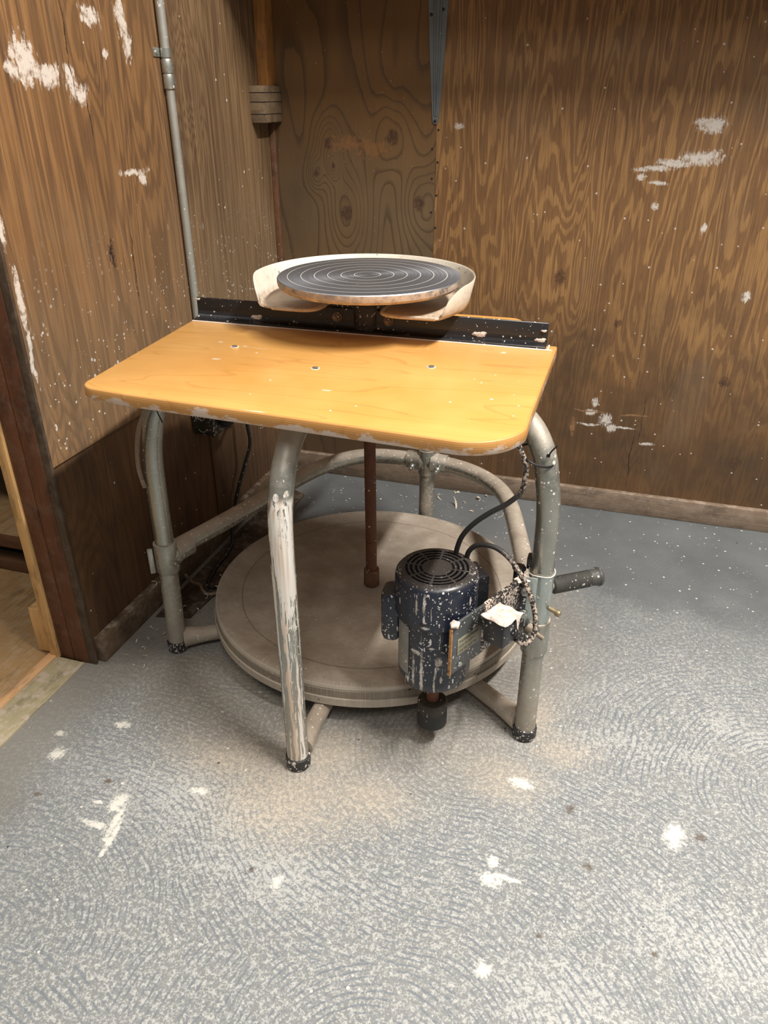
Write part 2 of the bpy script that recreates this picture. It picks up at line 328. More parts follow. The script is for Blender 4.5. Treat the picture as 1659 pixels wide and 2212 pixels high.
def tube_metal(name, dusty=.5, drips=False, base=(170, 170, 160)):
    m = NT(name, .42, .75)
    P = m.P; x, y, z = m.sep(P); nz = m.sep(m.N)[2]
    b = m.ramp(m.noise(m.scale(P, 30, 30, 8), 1, 4, .6), [(.3, hexc(*[int(q*.86) for q in base])), (.7, hexc(*base))])
    n = m.noise(P, 45, 5, .7)
    top = m.step(m.math('ADD', nz, m.mul(m.math('SUBTRACT', n, .5), 1.1)), .05, .65)
    splash = m.mul(m.step(m.noise(P, 130, 4, .7), .46, .60), m.math('SUBTRACT', 1.0, m.step(z, .10, .33)))
    mask = m.math('MAXIMUM', m.mul(top, dusty), m.mul(splash, min(1, dusty*1.4)))
    lowf = m.mul(m.math('SUBTRACT', 1.0, m.step(m.math('ADD', z, m.mul(n, .08)), .05, .30)), .75*min(1, dusty*1.3))
    mask = m.math('MAXIMUM', mask, lowf)
    clay = m.ramp(m.noise(P, 20, 4, .6), [(.3, hexc(150, 134, 118)), (.7, hexc(184, 170, 152))])
    c = m.mix(mask, b, clay)
    pat = m.step(m.noise(P, 70, 5, .7), .58, .7)
    c = m.mix(m.mul(pat, .35), c, hexc(190, 184, 174)); mask = m.math('MAXIMUM', mask, m.mul(pat, .4))
    dd = m.math('MAXIMUM', m.dots(110, .22, .16), m.dots(60, .16, .12))
    c = m.mix(m.mul(dd, .85), c, hexc(214, 206, 196)); mask = m.math('MAXIMUM', mask, dd)
    if drips:
        q = m.noise(m.vm('MULTIPLY', m.vm('ADD', P, m.vm('MULTIPLY', m.noise(P, 30, 2, .5, 0, True), (.006, .006, 0))), (170, 170, 5)), 1, 3, .6, .15)
        zr = m.mul(m.math('SUBTRACT', 1.0, m.step(z, .555, .575)), m.step(z, -.1, .28))
        zr = m.math('SUBTRACT', 1.0, m.step(z, .565, .58))
        fade = m.math('ADD', .435, m.mul(m.math('SUBTRACT', .56, z), .22))
        face = m.step(m.vm('DOT_PRODUCT', m.N, (.35, -.93, 0)), .15, .45)
        dr = m.mul(m.mul(m.math('GREATER_THAN', q, fade), zr), face)
        blob = m.smudges(P, [((.012, -.505, .578), (.007, .02, .009)), ((.028, -.50, .582), (.006, .02, .011)), ((.004, -.505, .52), (.009, .02, .05)), ((.022, -.505, .51), (.009, .02, .06)), ((.03, -.50, .60), (.004, .02, .012))], n, .15, .25)
        mk = m.math('MAXIMUM', dr, blob)
        dc = m.ramp(m.noise(m.scale(P, 120, 120, 4), 1, 2), [(.35, hexc(206, 180, 156)), (.5, hexc(224, 216, 204)), (.75, hexc(236, 232, 226))])
        c = m.mix(mk, c, dc); mask = m.math('MAXIMUM', mask, mk)
        m.bump(mk, .5, .0012)
    else:
        m.bump(m.math('ADD', m.noise(P, 200, 3), mask), .25, .0008)
    m.metal(m.mul(m.math('SUBTRACT', 1.0, mask), .75))
    m.rough(m.math('ADD', .26, m.mul(mask, .5)))
    return m.color(c)

def board_top(edge=False):
    m = NT('varnished_maple_edge' if edge else 'varnished_maple', .3)
    P = m.P; x, y, z = m.sep(P)
    g = m.noise(m.scale(P, 2.2, 55, 1), 1, 3, .6, .4)
    t = m.noise(P, 5, 3, .6)
    c = m.ramp(t, [(.3, hexc(216, 158, 82)), (.7, hexc(232, 178, 104))])
    fr = m.math('FRACT', m.mul(m.noise(m.scale(P, 1.1, 9, 1), 1, 2, .5, .3), 9))
    c = m.mix(m.mul(m.step(fr, .86, 1.0), .30), c, hexc(168, 108, 52))
    c = m.mix(m.mul(g, .30), c, hexc(200, 136, 66))
    brk = m.noise(P, 90, 4, .7)
    if edge:
        ly = m.math('FRACT', m.mul(z, 300)); 
        c = m.mix(m.mul(m.step(ly, .45, .7), .42), c, hexc(160, 104, 54))
        c = m.mix(.35, c, hexc(168, 116, 66))
        wht = m.step(m.math('ADD', m.noise(m.scale(P, 28, 28, 60), 1, 4, .65), m.mul(m.math('SUBTRACT', .704, z), 14)), .56, .66)
        c = m.mix(m.mul(wht, .75), c, hexc(222, 208, 196))
        m.rough(.5)
    else:
        sm = m.smudges(P, [((-.243, -.163, .71), (.006, .004, 1)), ((-.186, -.175, .71), (.006, .0035, 1)), ((-.16, -.180, .71), (.035, .0012, 1)), ((.286, -.075, .71), (.006, .007, 1)), ((-.20, -.262, .71), (.010, .005, 1)), ((.05, -.36, .71), (.010, .003, 1)), ((-.02, -.478, .71), (.022, .003, 1))], brk, .3, .35)
        c = m.mix(m.mul(sm, .7), c, hexc(240, 226, 206))
        c = m.mix(m.mul(m.dots(40, .09, .06), .8), c, hexc(244, 232, 214))
        m.bump(g, .08, .0004)
    return m.color(c)

def simple(name, col, rough=.5, metal=0.0, var=.15, speck=0.0, spcol=(210, 200, 190), nscale=40, bump=.1, stretch=(1, 1, 1)):
    m = NT(name, rough, metal); P = m.P
    n = m.noise(m.scale(P, *stretch), nscale, 4, .6)
    c = m.mix(m.mul(n, 1.0), hexc(*[int(q*(1-var)) for q in col]), hexc(*[min(255, int(q*(1+var))) for q in col]))
    if speck > 0:
        dd = m.math('MAXIMUM', m.dots(150, .26, speck*.9), m.math('MAXIMUM', m.dots(80, .2, speck*.8), m.dots(45, .14, speck*.4)))
        c = m.mix(m.mul(dd, .9), c, hexc(*spcol))
        if metal: m.metal(m.mul(m.math('SUBTRACT', 1, dd), metal))
    if bump: m.bump(n, bump, .001)
    return m.color(c)

def motor_paint():
    m = NT('dark_blue_enamel_splashed', .38); P = m.P
    c = m.ramp(m.noise(P, 20, 4, .6), [(.3, hexc(27, 31, 42)), (.7, hexc(38, 43, 56))])
    nz = m.sep(m.N)[2]
    c = m.mix(m.mul(m.step(nz, .3, .95), .6), c, hexc(66, 58, 48))
    dd = m.math('MAXIMUM', m.dots(160, .26, .24), m.math('MAXIMUM', m.dots(95, .20, .12), m.dots(110, .22, .18, (1, 1, .28))))
    vert = m.mul(m.math('GREATER_THAN', m.noise(m.scale(P, 330, 330, 12), 1, 2, .5), .685), m.math('GREATER_THAN', m.noise(P, 26, 2), .48))
    q = m.smudges(P, [((.232, -.42, .21), (.0035, .02, .07)), ((.236, -.425, .375), (.0035, .02, .02)), ((.216, -.42, .215), (.003, .02, .045)), ((.222, -.42, .37), (.002, .02, .022)), ((.22, -.42, .265), (.010, .02, .006)), ((.255, -.415, .19), (.002, .02, .03)), ((.25, -.425, .28), (.007, .02, .003)), ((.238, -.425, .327), (.009, .02, .0035)), ((.262, -.42, .25), (.008, .02, .012))], m.noise(P, 140, 3, .6), .3, .7)
    mk = m.math('MAXIMUM', m.math('MAXIMUM', dd, vert), q)
    mk = m.mul(mk, m.math('SUBTRACT', 1, m.mul(m.step(nz, .8, .95), .8)))
    c = m.mix(m.mul(mk, .88), c, m.ramp(m.noise(P, 60, 2), [(.4, hexc(188, 176, 160)), (.6, hexc(220, 214, 208))]))
    m.rough(m.math('ADD', .34, m.mul(mk, .4)))
    m.bump(mk, .3, .0008)
    return m.color(c)

def flywheel_mat():
    m = NT('dusty_concrete_flywheel', .75); P = m.P; x, y, z = m.sep(P)
    r = m.vm('LENGTH', m.comb(x, y, 0))
    ang = m.math('ARCTAN2', y, x)
    n = m.noise(P, 11, 5, .65); f = m.noise(m.scale(P, 60, 240, 60), 1, 4, .7, .5); f2 = m.noise(m.comb(m.mul(r, 60), m.mul(ang, 120), 0), 1, 3, .6)
    c = m.ramp(m.math('ADD', m.mul(n, .7), m.mul(f, .3)), [(.3, hexc(132, 118, 102)), (.5, hexc(154, 141, 126)), (.7, hexc(178, 167, 152))])
    seam = m.math('SUBTRACT', 1, m.step(m.math('ABSOLUTE', m.math('SUBTRACT', r, m.math('ADD', .306, m.mul(m.math('SUBTRACT', m.noise(P, 8, 2), .5), .008)))), .0006, .0022))
    c = m.mix(m.mul(seam, .6), c, hexc(92, 78, 60))
    c = m.mix(m.mul(m.step(f2, .58, .72), .25), c, hexc(200, 190, 172))
    c = m.mix(m.mul(m.step(m.noise(P, 28, 5, .7), .6, .75), .3), c, hexc(112, 94, 72))
    mid = m.mul(m.step(z, .0715, .0725), m.math('SUBTRACT', 1.0, m.step(z, .0895, .091)))
    mid = m.mul(mid, m.step(r, .3, .35))
    c = m.mix(m.mul(mid, .6), c, hexc(104, 94, 78))
    pin = m.mul(m.dots(70, .2, .14), m.math('GREATER_THAN', r, .36))
    c = m.mix(m.mul(pin, .9), c, hexc(40, 32, 26))
    c = m.mix(m.mul(m.dots(55, .12, .10), .5), c, hexc(214, 206, 190))
    rim = m.mul(m.math('GREATER_THAN', r, .350), m.step(f2, .5, .62))
    c = m.mix(m.mul(rim, .16), c, hexc(206, 196, 180))
    c = m.mix(m.mul(m.mul(m.math('GREATER_THAN', r, .364), m.math('SUBTRACT', 1, mid)), .35), c, hexc(196, 186, 170))
    m.bump(m.math('ADD', n, m.mul(f, .5)), .25, .001)
    return m.color(c)

def wheelhead_mat():
    m = NT('turned_aluminium_wheel_head', .38, .7); P = m.P; x, y, z = m.sep(P)
    r = m.vm('LENGTH', m.comb(x, y, 0))
    ang = m.math('ARCTAN2', y, x)
    fine = m.noise(m.comb(m.mul(r, 1500), m.mul(ang, 1.0), 0), 1, 2, .5)
    c = m.ramp(fine, [(.3, hexc(120, 123, 128)), (.7, hexc(172, 174, 178))])
    # engraved centring rings every 26 mm
    fr = m.math('ABSOLUTE', m.math('SUBTRACT', m.math('FRACT', m.math('ADD', m.mul(r, 1/.0258), .5)), .5))
    ring = m.mul(m.math('LESS_THAN', fr, .022), m.mul(m.math('GREATER_THAN', r, .018), m.math('LESS_THAN', r, .168)))
    c = m.mix(ring, c, hexc(205, 200, 192))
    c = m.mix(m.mul(m.dots(60, .12, .10), .8), c, hexc(210, 204, 196))
    side = m.math('LESS_THAN', m.sep(m.N)[2], .5)
    n = m.noise(P, 45, 4, .7)
    cl = m.mul(side, m.step(n, .30, .55))
    c = m.mix(m.mul(cl, .9), c, m.ramp(n, [(.4, hexc(170, 142, 118)), (.7, hexc(206, 186, 164))]))
    mk = m.math('MAXIMUM', ring, cl)
    m.metal(m.mul(m.math('SUBTRACT', 1, mk), .75)); m.rough(m.math('ADD', .38, m.mul(mk, .4)))
    m.b.inputs['Anisotropic'].default_value = .7
    t = m.t.nodes.new('ShaderNodeTangent'); t.direction_type = 'RADIAL'; t.axis = 'Z'; m.t.links.new(t.outputs[0], m.b.inputs['Tangent'])
    m.bump(ring, -.5, .0006)
    return m.color(c)

def pan_mat():
    m = NT('cream_plastic_clay_film', .45); P = m.P
    n = m.noise(P, 14, 4, .6); f = m.noise(P, 80, 4, .7)
    c = m.ramp(n, [(.3, hexc(206, 196, 178)), (.7, hexc(228, 220, 204))])
    nz = m.sep(m.N)[2]
    z = m.sep(P)[2]
    c = m.mix(m.mul(m.math('SUBTRACT', 1, m.step(m.math('ADD', z, m.mul(m.math('SUBTRACT', f, .5), .03)), .768, .790)), .75), c, m.ramp(f, [(.3, hexc(148, 118, 92)), (.7, hexc(190, 164, 136))]))
    c = m.mix(m.mul(m.step(f, .52, .68), .35), c, hexc(170, 158, 142))
    c = m.mix(m.mul(m.dots(70, .18, .1), .8), c, hexc(120, 104, 88))
    m.bump(f, .2, .0008)
    return m.color(c)

SPLATS = [((-.273, -.662, 0), (.018, .026, 1)), ((-.256, -.70, 0), (.008, .045, 1)), ((-.247, -.73, 0), (.007, .05, 1)), ((-.285, -.715, 0), (.030, .008, 1)), ((-.31, -.67, 0), (.012, .006, 1)),
          ((.40, -.625, 0), (.022, .016, 1)), ((.425, -.612, 0), (.03, .006, 1)), ((.43, -.40, 0), (.028, .016, 1)), ((.09, -.72, 0), (.012, .014, 1)), ((.43, -.77, 0), (.016, .016, 1)),
          ((-.155, -.60, 0), (.018, .010, 1)), ((.70, -.45, 0), (.02, .03, 1)), ((.40, -.59, 0), (.012, .012, 1)),
          ((-.475, -.55, 0), (.014, .008, 1)), ((-.44, -.60, 0), (.016, .018, 1)), ((-.375, -.49, 0), (.02, .012, 1))]
STAINS = [((.53, -.43, 0), (.008, .014, 1)), ((.74, -.44, 0), (.01, .01, 1)), ((.56, -.55, 0), (.009, .009, 1)), ((.03, -.71, 0), (.008, .007, 1)), ((-.32, -.62, 0), (.008, .008, 1)), ((.66, -.66, 0), (.006, .006, 1)), ((-.42, -.70, 0), (.009, .006, 1)), ((.50, -.69, 0), (.006, .005, 1))]

M = {}
M['flame'] = plywood_flame(); M['knotty'] = plywood_knotty()
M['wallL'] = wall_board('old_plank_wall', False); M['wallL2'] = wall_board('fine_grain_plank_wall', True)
M['floor'] = floor_mat()
M['skirt'] = rough_wood('grimy_skirting_wood', (118, 98, 80), (164, 142, 120), 'x', .25)
M['skirtL'] = rough_wood('grimy_skirting_wood_side', (84, 66, 48), (122, 100, 76), 'y', .25)
M['post'] = rough_wood('red_stained_post', (66, 38, 22), (138, 80, 42), 'z', .10, .35, False)
M['postdark'] = rough_wood('worn_brown_edge', (66, 50, 36), (92, 72, 52), 'z', .12, .8, False)
M['pine'] = rough_wood('new_pine', (206, 158, 98), (230, 184, 124), 'z', 0, .5, False, .55)
M['pineY'] = rough_wood('new_pine_sill', (196, 150, 104), (220, 176, 128), 'y', .05, .5, False, .55)
M['treated'] = rough_wood('treated_green_timber', (150, 138, 104), (192, 180, 146), 'y', .5, .35, False)
M['subfloor'] = rough_wood('tan_subfloor', (150, 118, 76), (172, 138, 94), 'y', .1, .12, False)
M['oldend'] = rough_wood('grey_end_grain', (110, 88, 64), (160, 134, 102), 'x', .15, .8, False)
M['stud'] = rough_wood('orange_stud', (160, 104, 46), (206, 144, 72), 'z', 0, .6, False)
M['shelf'] = rough_wood('shelf_wood', (110, 80, 50), (150, 112, 74), 'x', 0, .6, False)
M['scrap'] = rough_wood('brown_scrap_board', (54, 40, 28), (84, 64, 46), 'y', .10, .5)
M['darkwood'] = rough_wood('dark_beam', (70, 44, 24), (120, 80, 46), 'x', 0, .6, False)
M['tube'] = tube_metal('galvanised_tube', .6)
M['tube_hoop'] = tube_metal('galvanised_tube_dusty', .85)
M['tube_drip'] = tube_metal('galvanised_tube_dripped', .5, True)
M['tube_clean'] = tube_metal('galvanised_strap', .12, False, (188, 196, 190))
M['clayed'] = tube_metal('clay_coated_tube', 1.3)
M['board'] = board_top(); M['boardedge'] = board_top(True)
M['black'] = simple('black_painted_steel', (34, 34, 36), .35, 0, .3, .10, bump=.25, stretch=(.3, 3, 3))
M['blackspeck'] = simple('black_steel_speckled', (44, 44, 46), .45, .1, .3, .34)
M['plate'] = simple('grey_steel_plate', (92, 94, 94), .42, .5, .2, .30)
M['caulk'] = simple('white_slip_line', (222, 212, 200), .7, 0, .06)
M['rust'] = simple('rusty_steel', (98, 62, 44), .7, .2, .35, .05, nscale=60, bump=.3)
M['rustcollar'] = simple('rusty_collar', (96, 68, 48), .75, .1, .4, .25, (150, 130, 108), 80, .5)
M['fly'] = flywheel_mat(); M['head'] = wheelhead_mat(); M['pan'] = pan_mat()
M['motor'] = motor_paint()
M['slot'] = simple('dark_slot', (10, 9, 9), .8, 0, .1, bump=0)
M['fan'] = simple('black_fan_cover', (52, 47, 42), .5, .1, .2, .10)
M['nameplate'] = simple('silver_name_plate', (150, 148, 142), .4, .5, .15, .12)
M['labelplate'] = simple('tan_label_plate', (148, 142, 120), .45, .3, .12, .05)
M['ink'] = simple('dark_ink', (58, 52, 44), .6, 0, .1, bump=0)
M['rubber'] = simple('black_rubber', (34, 33, 32), .65, 0, .25, .04)
M['rubberspeck'] = simple('black_rubber_specked', (40, 39, 38), .6, 0, .3, .85)
M['grip'] = simple('ribbed_rubber', (66, 65, 60), .6, 0, .25, .10)
M['cord'] = simple('black_cord', (34, 34, 33), .5, 0, .2, .10)
def cord_mat():
    m = NT('clay_spattered_cord', .6); P = m.P
    n = m.noise(P, 200, 4, .7); x_, y_, z_ = m.sep(P)
    zone = m.math('MAXIMUM', m.mul(m.step(x_, .335, .375), m.step(y_, -.31, -.33)), m.step(z_, .535, .56))
    c = m.mix(m.mul(m.step(n, .47, .56), zone), hexc(40, 38, 36), hexc(184, 164, 146))
    m.bump(n, .4, .001); return m.color(c)
M['cordclay'] = cord_mat()
def splashed_steel():
    m = NT('black_steel_heavily_splashed', .5); P = m.P
    n = m.math('ADD', m.noise(P, 230, 4, .7), m.mul(m.math('SUBTRACT', m.noise(P, 34, 3, .6), .5), .5))
    c = m.mix(m.step(n, .50, .56), hexc(36, 35, 35), hexc(206, 188, 172))
    m.bump(n, .4, .001); return m.color(c)
M['splashed'] = splashed_steel()
M['cordtan'] = simple('clay_coated_cord', (128, 112, 94), .75, 0, .3, .3, (170, 132, 110), 100, .4)
M['zip'] = simple('black_zip_tie', (14, 14, 14), .35, 0, .1, bump=0)
M['bolt'] = simple('zinc_bolt', (170, 172, 168), .35, .8, .15, .1)
M['brass'] = simple('brass_screw', (150, 134, 104), .45, .6, .2, .2)
M['dirtybolt'] = simple('dirty_bolt', (120, 108, 94), .6, .4, .3, .2)
M['whiteclay'] = simple('thick_white_clay', (214, 196, 182), .7, 0, .14, .25, (180, 150, 130), 60, .6)
M['shav'] = simple('dry_clay_shaving', (214, 202, 182), .8, 0, .08)
M['conduit'] = simple('galvanised_conduit', (172, 170, 160), .45, .5, .1, .06, nscale=25)
M['conduitfit'] = simple('zinc_fitting', (190, 192, 184), .32, .8, .12, .05)
M['bracket'] = simple('grey_painted_bracket', (116, 122, 124), .45, .3, .08, .02)
M['box'] = simple('dark_steel_box', (66, 60, 50), .4, .5, .3, .42)
M['plug'] = simple('worn_grey_plastic', (188, 184, 172), .5, 0, .12)
M['bag'] = simple('black_plastic', (12, 11, 11), .4, 0, .1)
M['hole'] = simple('screw_dark_fill', (52, 48, 44), .5, .4, .1)

# ------------------------------------------------------------------ mesh helpers
def finish(name, bm, mats, parent=None, smooth=True, angle=40):
    me = bpy.data.meshes.new(name)
    bmesh.ops.recalc_face_normals(bm, faces=bm.faces)
    if parent is not None:
        off = Vector((0, 0, 0)); q = parent
        while q is not None: off += q.location; q = q.parent
        bmesh.ops.translate(bm, verts=bm.verts, vec=-off)
    bm.to_mesh(me); bm.free()
    for mm in (mats if isinstance(mats, (list, tuple)) else [mats]): me.materials.append(mm)
    if smooth:
        me.polygons.foreach_set('use_smooth', [True]*len(me.polygons))
        try: me.set_sharp_from_angle(angle=math.radians(angle))
        except Exception: pass
    o = bpy.data.objects.new(name, me); COL.objects.link(o)
    if parent is not None: o.parent = parent
    return o

def box(bm, x0, x1, y0, y1, z0, z1, bev=0.0, mat=0, rot=None, pivot=None):
    r = bmesh.ops.create_cube(bm, size=1.0)
    vs = r['verts']
    c = V(((x0+x1)/2, (y0+y1)/2, (z0+z1)/2))
    for v in vs: v.co = V((v.co.x*(x1-x0), v.co.y*(y1-y0), v.co.z*(z1-z0)))
    fs = list({f for v in vs for f in v.link_faces})
    if bev > 0:
        es = list({e for v in vs for e in v.link_edges})
        rr = bmesh.ops.bevel(bm, geom=es, offset=bev, segments=2, profile=.5, affect='EDGES')
        vs = list({v for f in rr['faces'] for v in f.verts} | {v for v in vs if v.is_valid})
        fs = list({f for v in vs for f in v.link_faces})
    for f in fs: f.material_index = mat
    T = Matrix.Translation(c)
    if rot is not None: T = T @ rot
    bmesh.ops.transform(bm, matrix=T, verts=vs)
    return vs

def obox(bm, c, ax, ay, az, sx, sy, sz, bev=0.0, mat=0):
    """box centred at c with local axes ax, ay, az"""
    vs = box(bm, -sx/2, sx/2, -sy/2, sy/2, -sz/2, sz/2, bev, mat)
    Mx = Matrix((V(ax).normalized(), V(ay).normalized(), V(az).normalized())).transposed().to_4x4(); Mx.translation = V(c)
    bmesh.ops.transform(bm, matrix=Mx, verts=vs)
    return vs

def smooth_path(pts, k=6, closed=False):
    pts = [V(p) for p in pts]; out = []; n = len(pts)
    for i in range(n-1):
        p0 = pts[max(i-1, 0)]; p1 = pts[i]; p2 = pts[i+1]; p3 = pts[min(i+2, n-1)]
        for j in range(k):
            t = j/k
            out.append(.5*((2*p1)+(-p0+p2)*t+(2*p0-5*p1+4*p2-p3)*t*t+(-p0+3*p1-3*p2+p3)*t**3))
    out.append(pts[-1]); return out

def tube(bm, pts, r, seg=20, cap=True, mat=0, radii=None, rfun=None):
    pts = [V(p) for p in pts]; n = len(pts)
    T = []
    for i in range(n):
        a = pts[max(i-1, 0)]; b = pts[min(i+1, n-1)]; T.append((b-a).normalized())
    up = V((0, 0, 1)) if abs(T[0].z) < .9 else V((0, 1, 0))
    u = T[0].cross(up).normalized(); rings = []
    for i in range(n):
        if i > 0:
            ax = T[i-1].cross(T[i])
            if ax.length > 1e-8:
                u = Matrix.Rotation(T[i-1].angle(T[i]), 3, ax.normalized()) @ u
        u = (u - T[i]*u.dot(T[i])).normalized(); w_ = T[i].cross(u)
        rr = radii[i] if radii else r
        rings.append([bm.verts.new(pts[i]+(math.cos(2*PI*k/seg)*u+math.sin(2*PI*k/seg)*w_)*rr) for k in range(seg)])
    for i in range(n-1):
        for k in range(seg):
            f = bm.faces.new((rings[i][k], rings[i][(k+1) % seg], rings[i+1][(k+1) % seg], rings[i+1][k])); f.material_index = mat
    if cap:
        f = bm.faces.new(list(reversed(rings[0]))); f.material_index = mat
        f = bm.faces.new(rings[-1]); f.material_index = mat
    return rings

def cyl(bm, p, q, r, seg=24, bev=0.0, mat=0, r2=None):
    p, q = V(p), V(q); d = (q-p); L = d.length; d = d/L
    if bev > 0:
        pts = [p, p+d*bev*.3, p+d*bev, q-d*bev, q-d*bev*.3, q]; rb = r2 or r
        tube(bm, pts, r, seg, True, mat, [r-bev, r-bev*.3, r, rb, rb-bev*.3, rb-bev])
    else: tube(bm, [p, q], r, seg, True, mat, [r, r2 or r])

def lathe(bm, prof, c=(0, 0), seg=64, mat=0):
    rings = []
    for r, z in prof:
        if r < 1e-6: rings.append([bm.verts.new((c[0], c[1], z))])
        else: rings.append([bm.verts.new((c[0]+r*math.cos(2*PI*k/seg), c[1]+r*math.sin(2*PI*k/seg), z)) for k in range(seg)])
    for a, b in zip(rings, rings[1:]):
        for k in range(seg):
            k2 = (k+1) % seg
            if len(a) == 1 and len(b) == 1: continue
            if len(a) == 1: f = bm.faces.new((a[0], b[k], b[k2]))
            elif len(b) == 1: f = bm.faces.new((a[k], a[k2], b[0]))
            else: f = bm.faces.new((a[k], a[k2], b[k2], b[k]))
            f.material_index = mat

def prism(bm, outline, z0, z1, mat_top=0, mat_side=0, bev=0.0):
    """horizontal slab from a 2-D outline"""
    n = len(outline)
    def ring(ins, z):
        c = [V((p[0], p[1])) for p in outline]; out = []
        for i in range(n):
            a, b, d = c[i-1], c[i], c[(i+1) % n]
            t = (d-a)
            t = t.normalized() if t.length else V((1, 0))
            nrm = V((t.y, -t.x)); out.append(bm.verts.new((b.x-nrm.x*ins, b.y-nrm.y*ins, z)))
        return out
    area2 = sum(outline[i][0]*outline[(i+1) % n][1]-outline[(i+1) % n][0]*outline[i][1] for i in range(n))
    if area2 < 0: outline = list(reversed(outline))
    if bev > 0:
        R = [ring(bev, z0), ring(0, z0+bev), ring(0, z1-bev), ring(bev*.3, z1-bev*.3), ring(bev, z1)]
    else: R = [ring(0, z0), ring(0, z1)]
    for a, b in zip(R, R[1:]):
        for k in range(n):
            f = bm.faces.new((a[k], a[(k+1) % n], b[(k+1) % n], b[k])); f.material_index = mat_side
    bm.faces.new(list(reversed(R[0]))).material_index = mat_side
    bm.faces.new(R[-1]).material_index = mat_top
    if bev > 0:
        pass

def arc2(cx, cy, r, a0, a1, n=10):
    return [(cx+r*math.cos(math.radians(a0+(a1-a0)*i/n)), cy+r*math.sin(math.radians(a0+(a1-a0)*i/n))) for i in range(n+1)]

def thing(name, label, cat, loc=(0, 0, 0), group=None):
    o = bpy.data.objects.new(name, None); COL.objects.link(o); o.location = loc; o.empty_display_size = .05
    o['label'] = label; o['category'] = cat
    if group: o['group'] = group
    return o
def tag(o, label, cat, group=None):
    o['label'] = label; o['category'] = cat
    if group: o['group'] = group
    return o
def struct(o, label=None, cat=None):
    o['kind'] = 'structure'
    if label: o['label'] = label
    if cat: o['category'] = cat
    return o
def B(): return bmesh.new()

# ------------------------------------------------------------------ setting
XL, YB = -.538, .754
def grid_floor():
    bm = B(); box(bm, -.575, 2.6, -2.6, YB+.1, -.06, 0.0); return bm
struct(finish('floor', grid_floor(), M['floor'], smooth=False), 'grey painted concrete floor with dried white slip', 'floor')
bm = B(); box(bm, -2.8, -.575, -2.6, 1.6, -.08, -.006)
struct(finish('floor_side_room', bm, M['subfloor'], smooth=False), 'tan subfloor of the next room beyond the doorway', 'floor')

bm = B(); box(bm, XL-.09, -.058, YB, YB+.018, 0, 2.3); box(bm, -.0572, 2.6, YB, YB+.018, 0, 2.3, mat=1)
struct(finish('wall_back', bm, [M['knotty'], M['flame']], smooth=False), 'brown plywood back wall in two sheets', 'wall')
# staples/nails along the sheet joint
for dx, z in ((-.010, .999), (.006, .967), (-.009, .926), (.005, .884), (-.009, .840), (.004, .800), (.006, 1.045)):
    bm = B(); cyl(bm, (-.058+dx, YB-.0006, z), (-.058+dx, YB+.002, z), .0030, 12)
    finish('nail', bm, M['hole'], bpy.data.objects['wall_back'])
# left wall: plank sheet with the lower sheet set back 5 mm
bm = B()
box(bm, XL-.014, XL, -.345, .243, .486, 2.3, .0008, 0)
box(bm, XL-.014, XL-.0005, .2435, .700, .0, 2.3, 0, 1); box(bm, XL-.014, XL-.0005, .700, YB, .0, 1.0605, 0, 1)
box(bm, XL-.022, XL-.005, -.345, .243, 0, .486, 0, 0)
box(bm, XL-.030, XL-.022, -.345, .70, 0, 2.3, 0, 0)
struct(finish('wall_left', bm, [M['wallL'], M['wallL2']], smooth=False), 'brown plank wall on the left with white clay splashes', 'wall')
# back side lining of the left wall in the next room
bm = B(); box(bm, -.695, -.668, -.29, 1.6, 0, 2.3)
struct(finish('wall_side_room', bm, M['darkwood'], smooth=False), 'dark back face of the left wall', 'wall')
bm = B(); box(bm, XL, 2.6, YB-.020, YB, 0, .066, .002)
struct(finish('baseboard_back', bm, M['skirt']), 'grimy wooden strip along the foot of the back wall', 'baseboard')
bm = B(); box(bm, XL-.005, XL+.016, -.338, YB-.02, 0, .064, .002)
struct(finish('baseboard_left', bm, M['skirtL']), 'dark wooden strip along the foot of the left wall', 'baseboard')
# doorway end of the wall: worn corner strip, two stained boards, new pine jamb
bm = B()
box(bm, XL-.018, XL+.0005, -.352, -.345, 0, 2.3, .001, 1)
box(bm, XL-.056, XL-.018, -.353, -.33, 0, 2.3, .0015, 0)
box(bm, XL-.094, XL-.058, -.352, -.33, 0, 2.3, .0015, 0)
struct(finish('trim_1', bm, [M['post'], M['postdark']]), 'red-brown stained boards on the doorway end of the left wall', 'trim')
bm = B()
box(bm, -.656, -.634, -.358, -.30, 0, 2.3, .0015)
box(bm, -.700, -.657, -.345, -.30, 0, .118, .0015)
struct(finish('trim_2', bm, M['pine']), 'new pale pine jamb strip of the doorway', 'trim')
bm = B()
box(bm, -.640, -.566, -2.4, -.356, -.02, .0035, .001, 0)
box(bm, -.664, -.6405, -2.4, -.345, -.02, .006, .0015, 1)
struct(finish('trim_3', bm, [M['treated'], M['pineY']]), 'greenish timber threshold with a pine strip in the doorway', 'trim')

# corner: timber stud and sawn block
bm = B(); box(bm, XL-.045, XL+.028, .700, YB, 1.14, 2.3, .004)
o = finish('trim_4', bm, M['stud']); struct(o, 'orange-brown stud standing in the corner above the sawn block', 'trim')
bm = B(); box(bm, XL+.0002, XL+.016, .742, YB, .066, 1.06, .002)
struct(finish('trim_5', bm, rough_wood('reddish_corner_strip', (92, 56, 34), (132, 88, 54), 'z', .1, 1.0)), 'narrow strip of wood closing the room corner', 'trim')
bm = B()
box(bm, XL-.004, XL+.040, .640, YB-.001, 1.062, 1.150, .004)
blk = finish('wood_block', bm, M['oldend'])
tag(blk, 'sawn grey-brown timber block stuck in the room corner below the stud', 'wood block')
for z in (1.083, 1.112, 1.134):
    bm = B(); box(bm, XL-.002, XL+.0406, .6392, YB-.003, z-.0006, z+.0009)
    finish('saw_crack', bm, M['slot'], blk, False)

